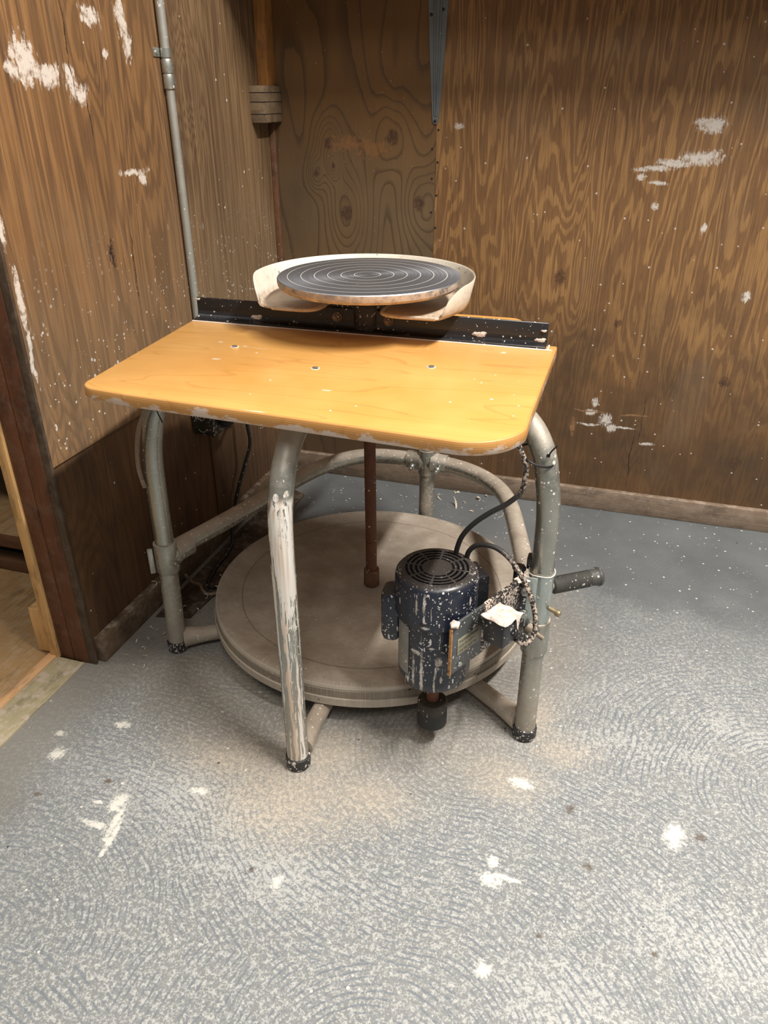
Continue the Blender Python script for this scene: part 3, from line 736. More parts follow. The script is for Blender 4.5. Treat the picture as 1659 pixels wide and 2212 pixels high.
# shelf above with its bracket (only its bracket and shadow reach the picture)
ZS = 1.40
bm = B(); box(bm, XL+.002, 2.4, YB-.26, YB, ZS, ZS+.02, .002)
sh = finish('wall_shelf', bm, M['shelf']); struct(sh, 'long wooden shelf on the back wall above the picture', 'shelf')
br = thing('shelf_bracket', 'grey-blue pressed steel shelf bracket hanging down the back wall', 'bracket', (-.060, YB, 1.055))
bm = B()
zz = [1.059, 1.064, 1.075, 1.20, 1.33, ZS-.002]; ww = [.004, .0075, .009, .018, .0255, .029]
def taper(bm, zz, ww, y0, y1, cx):
    L = []; R_ = []
    for z, wd in zip(zz, ww): L.append((cx-wd, z)); R_.append((cx+wd, z))
    out = L+list(reversed(R_))
    f = [bm.verts.new((a, y0, b)) for a, b in out]; g = [bm.verts.new((a, y1, b)) for a, b in out]
    n = len(out)
    bm.faces.new(f); bm.faces.new(list(reversed(g)))
    for i in range(n): bm.faces.new((f[i], g[i], g[(i+1) % n], f[(i+1) % n]))
taper(bm, zz, ww, YB-.0035, YB-.0005, -.060)
finish('bracket_leg', bm, M['bracket'], br)
for s in (-1, 1):
    bm = B(); tube(bm, [(-.060+s*.0022, YB-.0035, 1.078), (-.060+s*.006, YB-.0045, 1.20), (-.060+s*.0090, YB-.005, ZS-.004)], .0026, 10)
    finish('stiffening_rib', bm, M['bracket'], br)
bm = B(); box(bm, -.084, -.036, YB-.24, YB-.0005, ZS-.004, ZS-.0005, .0008)
finish('bracket_arm', bm, M['bracket'], br)
for x_, z_ in ((-.061, 1.066), (-.077, 1.302), (-.047, 1.312)):
    bm = B(); cyl(bm, (x_, YB-.006, z_), (x_, YB-.0035, z_), .0038, 12, .001)
    finish('screw', bm, M['hole'], br)

# conduit
cn = thing('electrical_conduit', 'thin galvanised conduit pipe running down the left plank wall', 'pipe', (XL+.011, .231, .46))
bm = B(); tube(bm, [(XL+.011, .231, .462), (XL+.011, .231, 1.165)], .0095, 20); tube(bm, [(XL+.0115, .230, 1.165), (XL+.012, .228, 2.2)], .0098, 20)
finish('pipe', bm, M['conduit'], cn)
bm = B(); cyl(bm, (XL+.012, .230, 1.140), (XL+.012, .230, 1.168), .0122, 20, .0012); cyl(bm, (XL+.012, .230, 1.170), (XL+.012, .230, 1.196), .0122, 20, .0012)
cyl(bm, (XL+.012, .241, 1.180), (XL+.012, .252, 1.180), .0032, 10); cyl(bm, (XL+.012, .241, 1.152), (XL+.012, .252, 1.152), .0032, 10)
finish('coupling', bm, M['conduitfit'], cn)
bm = B(); tube(bm, [(XL+.012, .230, 1.199), (XL+.012, .230, 1.216)], .0115, 20); box(bm, XL+.0005, XL+.003, .198, .222, 1.200, 1.217, .0006)
cyl(bm, (XL+.003, .208, 1.208), (XL+.006, .208, 1.208), .004, 10)
finish('pipe_strap', bm, M['conduitfit'], cn)

# outlet box
ob = thing('outlet_box', 'dark steel outlet box fixed to the left wall below the pipe', 'outlet box', (XL, .21, .355))
bm = B(); box(bm, XL+.0005, XL+.054, .165, .268, .355, .462, .002); 
finish('box_body', bm, M['box'], ob)
bm = B(); box(bm, XL+.0542, XL+.062, .162, .271, .352, .465, .002)
finish('cover_plate', bm, M['box'], ob)
for z in (.375, .408, .44):
    bm = B(); tube(bm, [(XL+.028+.012*math.cos(a), .1646, z+.012*math.sin(a)) for a in [math.radians(200+i*16) for i in range(10)]], .0007, 6)
    finish('knockout_ring', bm, M['plug'], ob)
bm = B(); box(bm, XL+.0622, XL+.088, .185, .250, .372, .452, .010); 
finish('socket', bm, M['rubber'], ob)
bm = B(); cyl(bm, (XL+.088, .215, .408), (XL+.096, .215, .408), .016, 24, .004); finish('socket_face', bm, M['plug'], ob)

# ------------------------------------------------------------------ pottery wheel
W = thing('pottery_wheel', 'kick wheel with orange wooden tabletop, concrete flywheel and galvanised tube frame', 'pottery wheel', (0, 0, 0))
TR = .0203
# legs (curved tubes running in under the tabletop)
def leg(pts, mat, foot):
    bm = B(); tube(bm, smooth_path(pts, 6), TR, 28); o = finish('leg', bm, mat, W)
    bm = B(); x_, y_ = foot; lathe(bm, [(0, 0), (.019, 0), (.0235, .004), (.0240, .020), (.0232, .026), (.0205, .028), (0, .028)], foot, 28)
    f = finish('foot_cap', bm, M['rubberspeck'], o)
    return o
leg([(.012, -.486, .012), (.012, -.486, .2), (.012, -.486, .40), (.012, -.485, .50), (.012, -.478, .56), (.012, -.455, .615), (.011, -.413, .652), (.010, -.35, .669), (.009, -.20, .6705), (.008, -.07, .6705)], M['tube_drip'], (.012, -.486))['label'] = 'front leg streaked with white drips'
leg([(.413, -.282, .012), (.413, -.282, .2), (.413, -.282, .40), (.412, -.281, .50), (.404, -.276, .565), (.390, -.267, .615), (.358, -.244, .652), (.30, -.205, .669), (.18, -.12, .6705), (.06, -.045, .6705)], M['tube'], (.413, -.282))
leg([(-.392, -.244, .012), (-.390, -.243, .11), (-.387, -.241, .25), (-.386, -.240, .38), (-.384, -.239, .47), (-.377, -.235, .535), (-.362, -.226, .592), (-.33, -.205, .642), (-.27, -.168, .667), (-.16, -.10, .6705), (-.05, -.035, .6705)], M['tube'], (-.392, -.244))
leg([(.030, .397, .012), (.030, .397, .2), (.030, .397, .45), (.030, .393, .55), (.029, .365, .625), (.028, .31, .662), (.025, .22, .6705), (.02, .06, .6705)], M['tube'], (.030, .397))
# horizontal hoop rail
HZ = .252
bm = B(); hp = [(-.392, -.232), (-.362, -.145), (-.330, -.045), (-.298, .065), (-.266, .185), (-.226, .285), (-.175, .355), (-.115, .388), (-.044, .397), (.031, .397), (.105, .387), (.170, .358), (.225, .312), (.268, .250), (.300, .165), (.330, .060), (.362, -.06), (.388, -.16), (.405, -.25)]
tube(bm, smooth_path([(x, y, HZ) for x, y in hp], 4), TR, 26)
finish('hoop_rail', bm, M['tube_hoop'], W)
# tee fittings
def tee(c, dirs, r=.0248, L=.052, half=.036, mat='tube_hoop'):
    bm = B(); c = V(c)
    cyl(bm, c-V((0, 0, half)), c+V((0, 0, half)), r, 28, .002)
    for d in dirs:
        d = V(d).normalized(); cyl(bm, c+d*.004, c+d*(L+.012), r-.0004, 28, .0025)
        # blended neck
        tube(bm, [c+d*.016, c+d*.026, c+d*.034], r, 28, True, 0, [r*1.16, r*1.07, r])
    o = finish('tee_fitting', bm, M[mat], W)
    return o
t1 = tee((-.387, -.241, .250), [(.32, .95, 0)])
t2 = tee((.030, .397, HZ), [(1, -.08, 0), (-1, 0.0, 0)], L=.045, mat='tube')
t3 = tee((.413, -.282, HZ), [(-.3, .95, 0)])
for x_ in (-.005, .066):
    bm = B(); cyl(bm, (x_, .375, .245), (x_-.002, .366, .241), .0075, 12, .001); cyl(bm, (x_-.002, .366, .241), (x_-.003, .358, .238), .0045, 10)
    finish('set_screw', bm, M['bolt'], t2)
# split lug at the left fitting
bm = B(); obox(bm, (-.412, -.262, .245), (.8, .6, 0), (-.6, .8, 0), (0, 0, 1), .012, .006, .062, .0025); finish('clamp_lug', bm, M['tube'], t1)
# lower cross braces
def brace(a, b):
    bm = B(); a = V(a); b = V(b); d = (b-a)
    pts = [a, a+d*.06, a+d*.12, a+d*.3, b]
    tube(bm, pts, .018, 24, True, 0, [.0235, .0205, .0185, .018, .018]); finish('cross_brace', bm, M['clayed'], W)
brace((.012, -.470, .0305), (.010, -.02, .0305)); brace((.400, -.273, .0305), (.02, -.01, .0305)); brace((-.378, -.237, .0305), (-.02, -.01, .0305)); brace((.030, .382, .0305), (.01, .02, .0305))
bm = B(); cyl(bm, (0, 0, .004), (0, 0, .0495), .045, 32, .003); finish('bottom_bearing', bm, M['rustcollar'], W)
# flywheel
bm = B(); lathe(bm, [(.0, .050), (.366, .050), (.3715, .053), (.3722, .071), (.3690, .0725), (.3690, .089), (.366, .092), (.3685, .0935), (.3665, .0995), (.358, .1015), (.350, .1005), (.312, .0985), (.300, .0990), (.15, .099), (.0, .099)], (0, 0), 160)
finish('flywheel', bm, M['fly'], W, angle=25)
bm = B(); cyl(bm, (0, 0, .099), (0, 0, .144), .0185, 32, .003); finish('hub_collar', bm, M['rustcollar'], W)
bm = B(); cyl(bm, (0, 0, .10), (0, 0, .80), .0128, 28); finish('drive_shaft', bm, M['rust'], W)
# wheel head
HC = (.003, 0)
bm = B(); lathe(bm, [(0, .800), (.160, .800), (.172, .802), (.1768, .807), (.178, .812), (.178, .8185), (.1768, .8202), (.1755, .8205), (.10, .8205), (0, .8205)], HC, 128)
finish('wheel_head', bm, M['head'], W, angle=30)
bm = B(); cyl(bm, (0, 0, .765), (0, 0, .801), .035, 32, .003); finish('head_hub', bm, M['black'], W)
# tabletop
ZT, ZBt = .712, .690
out = [(-.380, -.006)] + [(-.352, -.385), (-.349, -.418)] + arc2(-.312, -.426, .037, 190, 268, 8)[0:] + [(-.25, -.470), (-.05, -.4805), (.18, -.4935)] + arc2(.292, -.412, .088, 268, 352, 14) + [(.3775, -.36), (.376, -.010), (.373, -.006)]
bm = B(); prism(bm, out, ZBt, ZT, 0, 1, .003)
tt = finish('tabletop', bm, [M['board'], M['boardedge']], W, angle=50)
out = [(-.28, -.004), (.288, -.004), (.288, .150)] + arc2(.258, .150, .030, 0, 90, 8) + arc2(-.25, .150, .030, 90, 180, 8)
bm = B(); prism(bm, out, ZBt, ZT, 0, 1, .003)
ra = finish('rear_board', bm, [M['board'], M['boardedge']], W, angle=50)
# slotted screws
for i, (x_, y_) in enumerate([(-.203, -.184), (-.009, -.261), (.181, -.196)]):
    bm = B(); lathe(bm, [(0, ZT), (.0078, ZT), (.0078, ZT+.0006), (.0066, ZT+.0008), (0, ZT+.0008)], (x_, y_), 24)
    s1 = finish('table_screw', bm, M['caulk'], W)
    bm = B(); a = math.radians(35 if i < 2 else 5)
    for s in (-1, 1):
        pr = []
        for k in range(13):
            t = math.radians(14+152*k/12); px, py = .0062*math.cos(t), s*.0062*math.sin(t)
            pr.append((x_+px*math.cos(a)-py*math.sin(a), y_+px*math.sin(a)+py*math.cos(a)))
        prism(bm, pr, ZT+.0006, ZT+.0012)
    finish('screw_head', bm, M['hole'], s1, False)
# angle iron: L section extruded along x (rounded inner corner)
sec = [(-.038, ZT+.0004), (-.038, ZT+.0052)] + [(-.0155-.006*math.cos(math.radians(a)) , ZT+.0052+.006-.006*math.sin(math.radians(a))) for a in ()] + [(-.026, ZT+.0056), (-.022, ZT+.0075), (-.0195, ZT+.011), (-.0185, ZT+.018), (-.0185, ZT+.044), (-.0165, ZT+.0455), (-.0135, ZT+.044), (-.0135, ZT+.0004)]
def angle_iron(bm, x0, x1):
    f = [bm.verts.new((x0, a, b)) for a, b in sec]; g = [bm.verts.new((x1, a, b)) for a, b in sec]; n = len(sec)
    bm.faces.new(f); bm.faces.new(list(reversed(g)))
    for i in range(n): bm.faces.new((f[i], g[i], g[(i+1) % n], f[(i+1) % n]))
bm = B(); angle_iron(bm, -.372, .357); bmesh.ops.bevel(bm, geom=[e for e in bm.edges], offset=.0006, segments=1, affect='EDGES')
ai = finish('angle_iron', bm, M['black'], W)
ai['label'] = 'black angle iron bar'
bm = B()
tube(bm, smooth_path([(-.375, -.0395, ZT+.0006), (-.1, -.0397, ZT+.0006), (.2, -.0395, ZT+.0006), (.357, -.0400, ZT+.0006), (.3605, -.036, ZT+.0006), (.3605, -.008, ZT+.0006)], 5), .0016, 8)
finish('slip_bead', bm, M['caulk'], ai)
for (x_, z_, s) in ((-.235, ZT+.013, .012), (.230, ZT+.014, .013), (.345, ZT+.012, .010), (.350, ZT+.030, .005), (-.368, ZT+.0415, .005)):
    bm = B(); r = bmesh.ops.create_icosphere(bm, subdivisions=3, radius=1.0)
    for v in r['verts']:
        q = v.co*(1+.35*math.sin(v.co.x*7+v.co.z*5)*math.cos(v.co.z*6+v.co.x*3)); v.co = V((x_+q.x*s, -.0195+q.y*.0022, z_+q.z*s*.42))
    finish('slip_blob', bm, M['whiteclay'], ai)
for x_ in (-.058, .049):
    bm = B()
    cyl(bm, (x_, -.0185, .7385), (x_, -.0215, .7385), .0105, 24, .001)
    cyl(bm, (x_, -.0215, .7385), (x_, -.0285, .7385), .0085, 6, .0012)
    cyl(bm, (x_, -.0285, .7385), (x_, -.034, .7385), .005, 14, .001)
    finish('bearing_bolt', bm, M['dirtybolt'], ai)
bm = B(); box(bm, -.085, .085, -.0125, .004, .700, .768, .004); cyl(bm, (0, .0, .69), (0, .0, .770), .030, 28, .003)
finish('top_bearing', bm, M['blackspeck'], W)

# splash pan
PC = V((-.008, 0, 0)); 
bm = B()
N_ = 96; a0, a1 = math.radians(-27), math.radians(207)
rings = []
for i in range(N_+1):
    a = a0+(a1-a0)*i/N_
    e = min(i, N_-i)/N_*math.degrees(a1-a0)   # degrees from a cut end
    hr = min(1.0, max(0.0, e/16.0)); hr = math.sqrt(max(0, 1-(1-hr)**2))
    ztop = .778+(.8215-.778)*hr
    rr = .2015+(.0115)*hr
    ca, sa = math.cos(a), math.sin(a)
    prof = [(.165, .7685), (.193, .7685), (.2005, .7715), (.2035, .778), (rr+.0005, ztop-.002), (rr+.0032, ztop), (rr+.0040, ztop-.002), (.2075, .776), (.2035, .7685), (.196, .7650), (.165, .7650)]
    rings.append([bm.verts.new((PC.x+r*ca, PC.y+r*sa, z)) for r, z in prof])
for a, b in zip(rings, rings[1:]):
    n = len(a)
    for k in range(n-1): bm.faces.new((a[k], a[k+1], b[k+1], b[k]))
    bm.faces.new((a[-1], a[0], b[0], b[-1]))
bm.faces.new(rings[0]); bm.faces.new(list(reversed(rings[-1])))
SP = finish('splash_pan', bm, M['pan'], W, angle=50)
SP['label'] = 'cream plastic splash pan'
# base plate with front notch
out = []
R0 = .1955
for i in range(61):
    a = math.radians(-28+(208+28)*i/60); out.append((PC.x+R0*math.cos(a), R0*math.sin(a)))
fl_ = out[-1]; fr_ = out[0]
out += [(-.158, -.100), (-.100, -.102)] + arc2(-.096, -.078, .024, 270, 360, 6) + [(-.070, -.02)] + arc2(-.030, -.01, .04, 180, 90, 6)[1:] + [(.025, .03)] + arc2(.010, -.01, .04, 90, 0, 6)[1:] + arc2(.076, -.072, .024, 180, 270, 6) + [(.12, -.096), (.160, -.094)]
bm = B(); prism(bm, out, .7652, .7692, 0, 0, .0012); finish('pan_base', bm, M['pan'], SP, angle=50)
# rolled front lips
bm = B()
tube(bm, smooth_path([(-.160, -.101, .7685), (-.13, -.1025, .7685), (-.100, -.1015, .7685), (-.083, -.096, .7685), (-.0725, -.082, .7685), (-.070, -.06, .7685), (-.070, -.03, .7685)], 5), .0038, 10)
finish('pan_lip', bm, M['pan'], SP)
bm = B()
tube(bm, smooth_path([(.160, -.094, .7685), (.12, -.096, .7685), (.085, -.096, .7685), (.066, -.09, .7685), (.054, -.078, .7685), (.050, -.05, .7685), (.050, -.02, .7685)], 5), .0038, 10)
finish('pan_lip', bm, M['pan'], SP)

# ------------------------------------------------------------------ motor (part of the wheel) and its clamp
MX, MY = .239, -.350
bm = B(); lathe(bm, [(0, .170), (.020, .170), (.052, .172), (.0615, .177), (.0655, .188), (.0665, .196), (.0665, .335), (.060, .336), (0, .336)], (MX, MY), 72)
mo = finish('drive_motor', bm, M['motor'], W, angle=30)
mo['label'] = 'dark blue electric motor splashed with clay'
# fan cover with slots
bm = B()
lathe(bm, [(.0665, .320), (.0728, .320), (.0732, .326), (.0732, .390), (.0715, .399), (.067, .4045), (.0600, .4065)], (MX, MY), 72)
bm2_seg = 72
def slotted_top(bm, z, dep):
    rad = [.0600, .0555, .0512, .0475, .0430, .0390, .0345, .0305, .0265, .0225]
    slotrows = {1: 1, 3: 1, 5: 1, 7: 1}
    S = 72
    grid = [[bm.verts.new((MX+r*math.cos(2*PI*k/S), MY+r*math.sin(2*PI*k/S), z)) for k in range(S)] for r in rad]
    for i in range(len(rad)-1):
        for k in range(S):
            k2 = (k+1) % S
            sl = (i in slotrows) and ((k % 9) not in (0,))
            q = (grid[i][k], grid[i][k2], grid[i+1][k2], grid[i+1][k])
            if not sl: bm.faces.new(q)
            else:
                lo = [bm.verts.new(v.co-V((0, 0, dep))) for v in q]
                f = bm.faces.new(lo); f.material_index = 1
                for a in range(4): 
                    ff = bm.faces.new((q[a], q[(a+1) % 4], lo[(a+1) % 4], lo[a])); ff.material_index = 1
    bm.faces.new(grid[-1])
slotted_top(bm, .4065, .008)
bmesh.ops.remove_doubles(bm, verts=bm.verts, dist=1e-5)
finish('fan_cover', bm, [M['motor'], M['slot']], mo, angle=35)
def rv(deg, r): a = math.radians(deg); return V((MX+r*math.cos(a), MY+r*math.sin(a), 0))
bm = B()
cyl(bm, tuple(rv(-95, .0735)+V((0, 0, .333))), tuple(rv(-95, .070)+V((0, 0, .333))), .005, 14, .001)
finish('cover_screw', bm, M['hole'], mo)
# capacitor housing (left) and terminal box (right rear)
bm = B(); c = rv(188, .079); a = math.radians(188)
obox(bm, (c.x, c.y, .305), (math.cos(a), math.sin(a), 0), (-math.sin(a), math.cos(a), 0), (0, 0, 1), .036, .052, .108, .014)
finish('capacitor_housing', bm, M['motor'], mo)
bm = B(); c = rv(38, .078); a = math.radians(38)
obox(bm, (c.x, c.y, .345), (math.cos(a), math.sin(a), 0), (-math.sin(a), math.cos(a), 0), (0, 0, 1), .026, .055, .080, .004)
finish('terminal_box', bm, M['black'], mo)
# name plate curved on the left flank
bm = B()
aa = [math.radians(208+i*4) for i in range(9)]
lo = [bm.verts.new((MX+.0672*math.cos(t), MY+.0672*math.sin(t), .206)) for t in aa]
hi = [bm.verts.new((MX+.0672*math.cos(t), MY+.0672*math.sin(t), .312)) for t in aa]
lo2 = [bm.verts.new((MX+.0665*math.cos(t), MY+.0665*math.sin(t), .206)) for t in aa]
hi2 = [bm.verts.new((MX+.0665*math.cos(t), MY+.0665*math.sin(t), .312)) for t in aa]
for k in range(8):
    bm.faces.new((lo[k], lo[k+1], hi[k+1], hi[k])); bm.faces.new((lo2[k], lo2[k+1], hi2[k+1], hi2[k]))
    bm.faces.new((hi[k], hi[k+1], hi2[k+1], hi2[k])); bm.faces.new((lo[k], lo[k+1], lo2[k+1], lo2[k]))
finish('name_plate', bm, M['nameplate'], mo)
bm = B(); cyl(bm, (MX, MY, .100), (MX, MY, .175), .0115, 24); finish('motor_shaft', bm, M['rust'], mo)
bm = B(); lathe(bm, [(0, .108), (.014, .108), (.0262, .107), (.0285, .104), (.0288, .096), (.0275, .088), (.0280, .084), (0, .084)], (MX, MY), 40); finish('pulley', bm, simple('dark_oily_steel', (52, 45, 38), .6, .2, .35, .12), mo)
bm = B(); lathe(bm, [(0, .085), (.0272, .085), (.0285, .080), (.0290, .070), (.0288, .052), (.0265, .0495), (0, .0495)], (MX, MY), 40); finish('friction_wheel', bm, M['rubber'], mo)

# bracket plates and hinge
A1 = V((.2865, -.430, 0)); B1 = V((.366, -.272, 0)); D1 = (B1-A1).normalized(); N1 = V((D1.y, -D1.x, 0))
bk = None
bm = B(); mid = (A1+B1)/2
obox(bm, (mid.x, mid.y, .2965), D1, N1, (0, 0, 1), (B1-A1).length, .0055, .104, .0012)
bk = finish('motor_plate', bm, M['plate'], W); bk['label'] = 'grey steel mounting plate'
# rusty front edge with clay cap
bm = B(); obox(bm, (A1.x-D1.x*.002, A1.y-D1.y*.002, .292), D1, N1, (0, 0, 1), .003, .0060, .100, .0008); finish('rusty_edge', bm, simple('raw_rust_edge', (166, 122, 78), .7, .1, .4, .3, (70, 46, 32), 120), bk)
bm = B()
r = bmesh.ops.create_icosphere(bm, subdivisions=3, radius=1.0)
for v in r['verts']: 
    q = v.co*(1+.25*math.sin(v.co.x*5+1)*math.cos(v.co.y*4)); v.co = V((A1.x+.004+q.x*.008, A1.y+.004+q.y*.009, .349+q.z*.006))
finish('clay_lump', bm, M['whiteclay'], bk)
lc = A1+D1*.043+N1*.0034
bm = B(); obox(bm, (lc.x, lc.y, .296), D1, N1, (0, 0, 1), .060, .0010, .034, .0003)
lp = finish('label_plate', bm, M['labelplate'], bk)
def text(s, c, size, ax, up, nrm, parent, name='lettering'):
    cu = bpy.data.curves.new(name, 'FONT'); cu.body = s; cu.size = size; cu.align_x = 'CENTER'; cu.align_y = 'CENTER'; cu.extrude = .0002
    ob_ = bpy.data.objects.new(name, cu); COL.objects.link(ob_)
    bpy.context.view_layer.update()
    dg = bpy.context.evaluated_depsgraph_get(); me = bpy.data.meshes.new_from_object(ob_.evaluated_get(dg))
    bpy.data.objects.remove(ob_)
    Mx = Matrix((V(ax).normalized(), V(up).normalized(), V(nrm).normalized())).transposed().to_4x4(); Mx.translation = V(c)
    me.transform(Mx); me.materials.append(M['ink'])
    o = bpy.data.objects.new(name, me); COL.objects.link(o); o.parent = parent
    return o
# three worn lines of lettering on the label
lt = []
cc = lc+N1*.0006; text('THOMAS STUART', (cc.x, cc.y, .306), .0068, D1, (0, 0, 1), N1, lp)
for dz, wds in ((.000, (6, 3, 7)), (-.010, (5, 4, 2, 6))):
    # remaining rows are worn past reading: broken strokes only
    bm = B(); u0 = -.026
    for n_ in wds:
        for q_ in range(n_):
            hh = random.uniform(.0012, .0026)
            p_ = lc+D1*u0+N1*.0008
            obox(bm, (p_.x, p_.y, .296+dz), D1, N1, (0, 0, 1), .0011, .0003, hh)
            u0 += .0024
        u0 += .0026
    finish('worn_text_row', bm, M['ink'], lp, False)
for k, z_ in ((.020, .258), (.135, .330)):
    bm = B(); c = A1+D1*k+N1*.0027; cyl(bm, (c.x, c.y, z_), (c.x+N1.x*.004, c.y+N1.y*.004, z_), .005, 12, .001)
    finish('plate_bolt', bm, M['bolt'], bk)
# packing blocks between plate and motor
bm = B(); c = (A1+B1)/2 - N1*.006; obox(bm, (c.x, c.y, .300), D1, N1, (0, 0, 1), .06, .008, .070, .001); finish('packing_block', bm, M['blackspeck'], bk)
# hinge plate
A2 = V((.3335, -.400, 0)); B2 = V((.3850, -.292, 0)); D2 = (B2-A2).normalized(); N2 = V((D2.y, -D2.x, 0)); mid = (A2+B2)/2
bm = B(); obox(bm, (mid.x, mid.y, .334), D2, N2, (0, 0, 1), (B2-A2).length, .006, .100, .0012)
hgp = finish('hinge_plate', bm, M['splashed'], W)
bm = B(); cyl(bm, (.372, -.278, .272), (.372, -.278, .382), .0095, 20, .001); cyl(bm, (.372, -.278, .382), (.372, -.278, .390), .0125, 6, .0015)
finish('hinge_bolt', bm, M['black'], hgp)
bm = B(); obox(bm, (.383, -.300, .330), (0, 1, 0), (1, 0, 0), (0, 0, 1), .020, .020, .100, .003); finish('hinge_block', bm, M['blackspeck'], hgp)
bm = B(); r = bmesh.ops.create_icosphere(bm, subdivisions=3, radius=1.0)
for v in r['verts']:
    q = v.co*(1+.3*math.sin(v.co.x*6+1)*math.cos(v.co.y*5+2)); v.co = V((.383+q.x*.013, -.305+q.y*.014, .382+q.z*.004))
finish('clay_lump', bm, M['whiteclay'], hgp)
# connection box
bm = B(); gc = A2+D2*.018+N2*.024
obox(bm, (gc.x, gc.y, .338), D2, N2, (0, 0, 1), .046, .042, .052, .004)
gb = finish('connection_box', bm, M['black'], W); 
bm = B(); r = bmesh.ops.create_grid(bm, x_segments=28, y_segments=26, size=.5)
for v in r['verts']:
    a_, b_ = v.co.x*.052, v.co.y*.050
    e_ = max(abs(v.co.x), abs(v.co.y))*2
    drip = (.5+.5*math.sin(b_*210+a_*160+.8))*(.5+.5*math.sin(a_*230-1.3))
    z_ = .3665+.0018*math.sin(a_*260+1)*math.cos(b_*230) - (0 if e_ < .88 else (e_-.88)/.12*(.003+.024*drip**3))
    q = gc+D2*a_+N2*b_
    v.co = V((q.x, q.y, z_))
bmesh.ops.solidify(bm, geom=bm.faces[:], thickness=.0012)
finish('clay_crust', bm, M['whiteclay'], gb)
# strap clamp round the right leg
bm = B(); LX, LY = .4125, -.2818
tube(bm, [(LX, LY, .283), (LX, LY, .389)], .0222, 36, True)
obox(bm, (.3925, -.3065, .336), (1, .1, 0), (-.1, 1, 0), (0, 0, 1), .032, .004, .104, .001)
sc_ = finish('strap_clamp', bm, M['tube_clean'], W)
for z_ in (.360, .312):
    bm = B(); cyl(bm, (.390, -.3085, z_), (.3895, -.3115, z_), .0085, 16, .0006); cyl(bm, (.3895, -.3115, z_), (.389, -.3175, z_), .0066, 6, .001)
    finish('clamp_bolt', bm, M['bolt'], sc_)
bm = B(); tube(bm, [(LX+.0228*math.cos(t), LY+.0228*math.sin(t), .390+.0015*math.sin(t*3)) for t in [2*PI*i/24 for i in range(25)]], .0011, 8); finish('white_bead', bm, M['caulk'], sc_)
bm = B(); cyl(bm, (LX+.02, LY-.012, .322), (LX+.034, LY-.018, .320), .0042, 12); cyl(bm, (LX+.032, LY-.017, .320), (LX+.041, LY-.021, .319), .0062, 14, .002); finish('thumb_screw', bm, M['brass'], sc_)
bm = B(); tube(bm, [(.402, -.312, .285), (.430, -.318, .272)], .0048, 12); cyl(bm, (.398, -.311, .288), (.408, -.313, .2825), .008, 12, .001); finish('set_screw', bm, M['dirtybolt'], t3)
bm = B(); obox(bm, (.392, -.268, .398), (1, 0, 0), (0, 1, 0), (0, 0, 1), .016, .022, .024, .003); finish('black_clip', bm, M['black'], sc_)
# handle grip
G0 = V((.432, -.262, .350)); G1 = V((.512, -.205, .350)); gd = (G1-G0)
n = 60; pts = []; rad = []
for i in range(n+1):
    t = i/n; pts.append(G0+gd*t)
    if t < .78: rad.append(.0150+(.0009 if i % 2 else -.0003))
    elif t < .92: rad.append(.0150+(t-.78)*.006)
    elif t < .975: rad.append(.0178)
    else: rad.append(.0178-(t-.975)*.10)
bm = B(); tube(bm, pts, .015, 28, True, 0, rad); gr = finish('handle_grip', bm, M['grip'], W, angle=60)
bm = B(); cyl(bm, tuple(G0-gd*.35), tuple(G0+gd*.05), .0095, 20); finish('handle_rod', bm, M['tube'], gr)

# cords on the wheel
def cordline(pts, r, name, mat, parent, k=8, seg=12):
    bm = B(); tube(bm, smooth_path(pts, k), r, seg); return finish(name, bm, mat, parent)
cordline([(.30, -.27, .672), (.340, -.292, .655), (.354, -.298, .630), (.3695, -.302, .598), (.3705, -.303, .575), (.3655, -.301, .548), (.345, -.303, .524), (.317, -.305, .503), (.291, -.305, .478), (.272, -.303, .450), (.263, -.300, .422), (.259, -.296, .396)], .0046, 'power_cord', M['cordclay'], W)
cordline([(.280, -.300, .398), (.284, -.303, .418), (.296, -.305, .434), (.316, -.310, .442), (.338, -.315, .440), (.360, -.322, .428), (.381, -.332, .407), (.400, -.343, .380), (.413, -.352, .348), (.417, -.360, .318), (.410, -.370, .300), (.400, -.380, .300), (.388, -.386, .312)], .0046, 'motor_cord', M['cordclay'], W)
# spring strain relief
bm = B(); pts = []
ax0 = V((.378, -.396, .335)); ax1 = V((.402, -.372, .306)); ad = (ax1-ax0).normalized(); u_ = ad.cross(V((0, 0, 1))).normalized(); w_ = ad.cross(u_)
for i in range(120):
    t = i/119; a = t*2*PI*6; pts.append(ax0+(ax1-ax0)*t+(u_*math.cos(a)+w_*math.sin(a))*(.0085-.002*t))
tube(bm, pts, .0016, 8); finish('strain_relief', bm, M['rubberspeck'], gb)
# zip tie on right leg
bm = B(); zc = V((.384, -.280, .607)); zn = V((.35, -.15, .92)).normalized(); zu = zn.cross(V((0, 1, 0))).normalized(); zv = zn.cross(zu)
pts = [zc+zu*math.cos(t)*.0300+zv*math.sin(t)*.0262 for t in [2*PI*i/40 for i in range(41)]]
tube(bm, pts, .0019, 8)
tp = V((.403, -.297, .617)); tube(bm, [tp, tp+V((.006, -.004, .012)), tp+V((.013, -.008, .022))], .0014, 8); obox(bm, tuple(tp), (1, 0, 0), (0, 1, 0), (0, 0, 1), .006, .006, .005, .001)
finish('zip_tie', bm, M['zip'], W)
# clay-coated cord clipped down the left leg
cordline([(-.31, -.235, .668), (-.338, -.255, .640), (-.362, -.263, .600), (-.383, -.266, .560), (-.396, -.266, .515), (-.402, -.264, .475), (-.401, -.262, .445), (-.397, -.261, .425)], .0048, 'leg_cord', M['cordtan'], W)
bm = B(); tube(bm, [(-.352, -.250, .600), (-.345, -.252, .586), (-.337, -.254, .570)], .0012, 8); finish('tie_tail', bm, M['zip'], W)

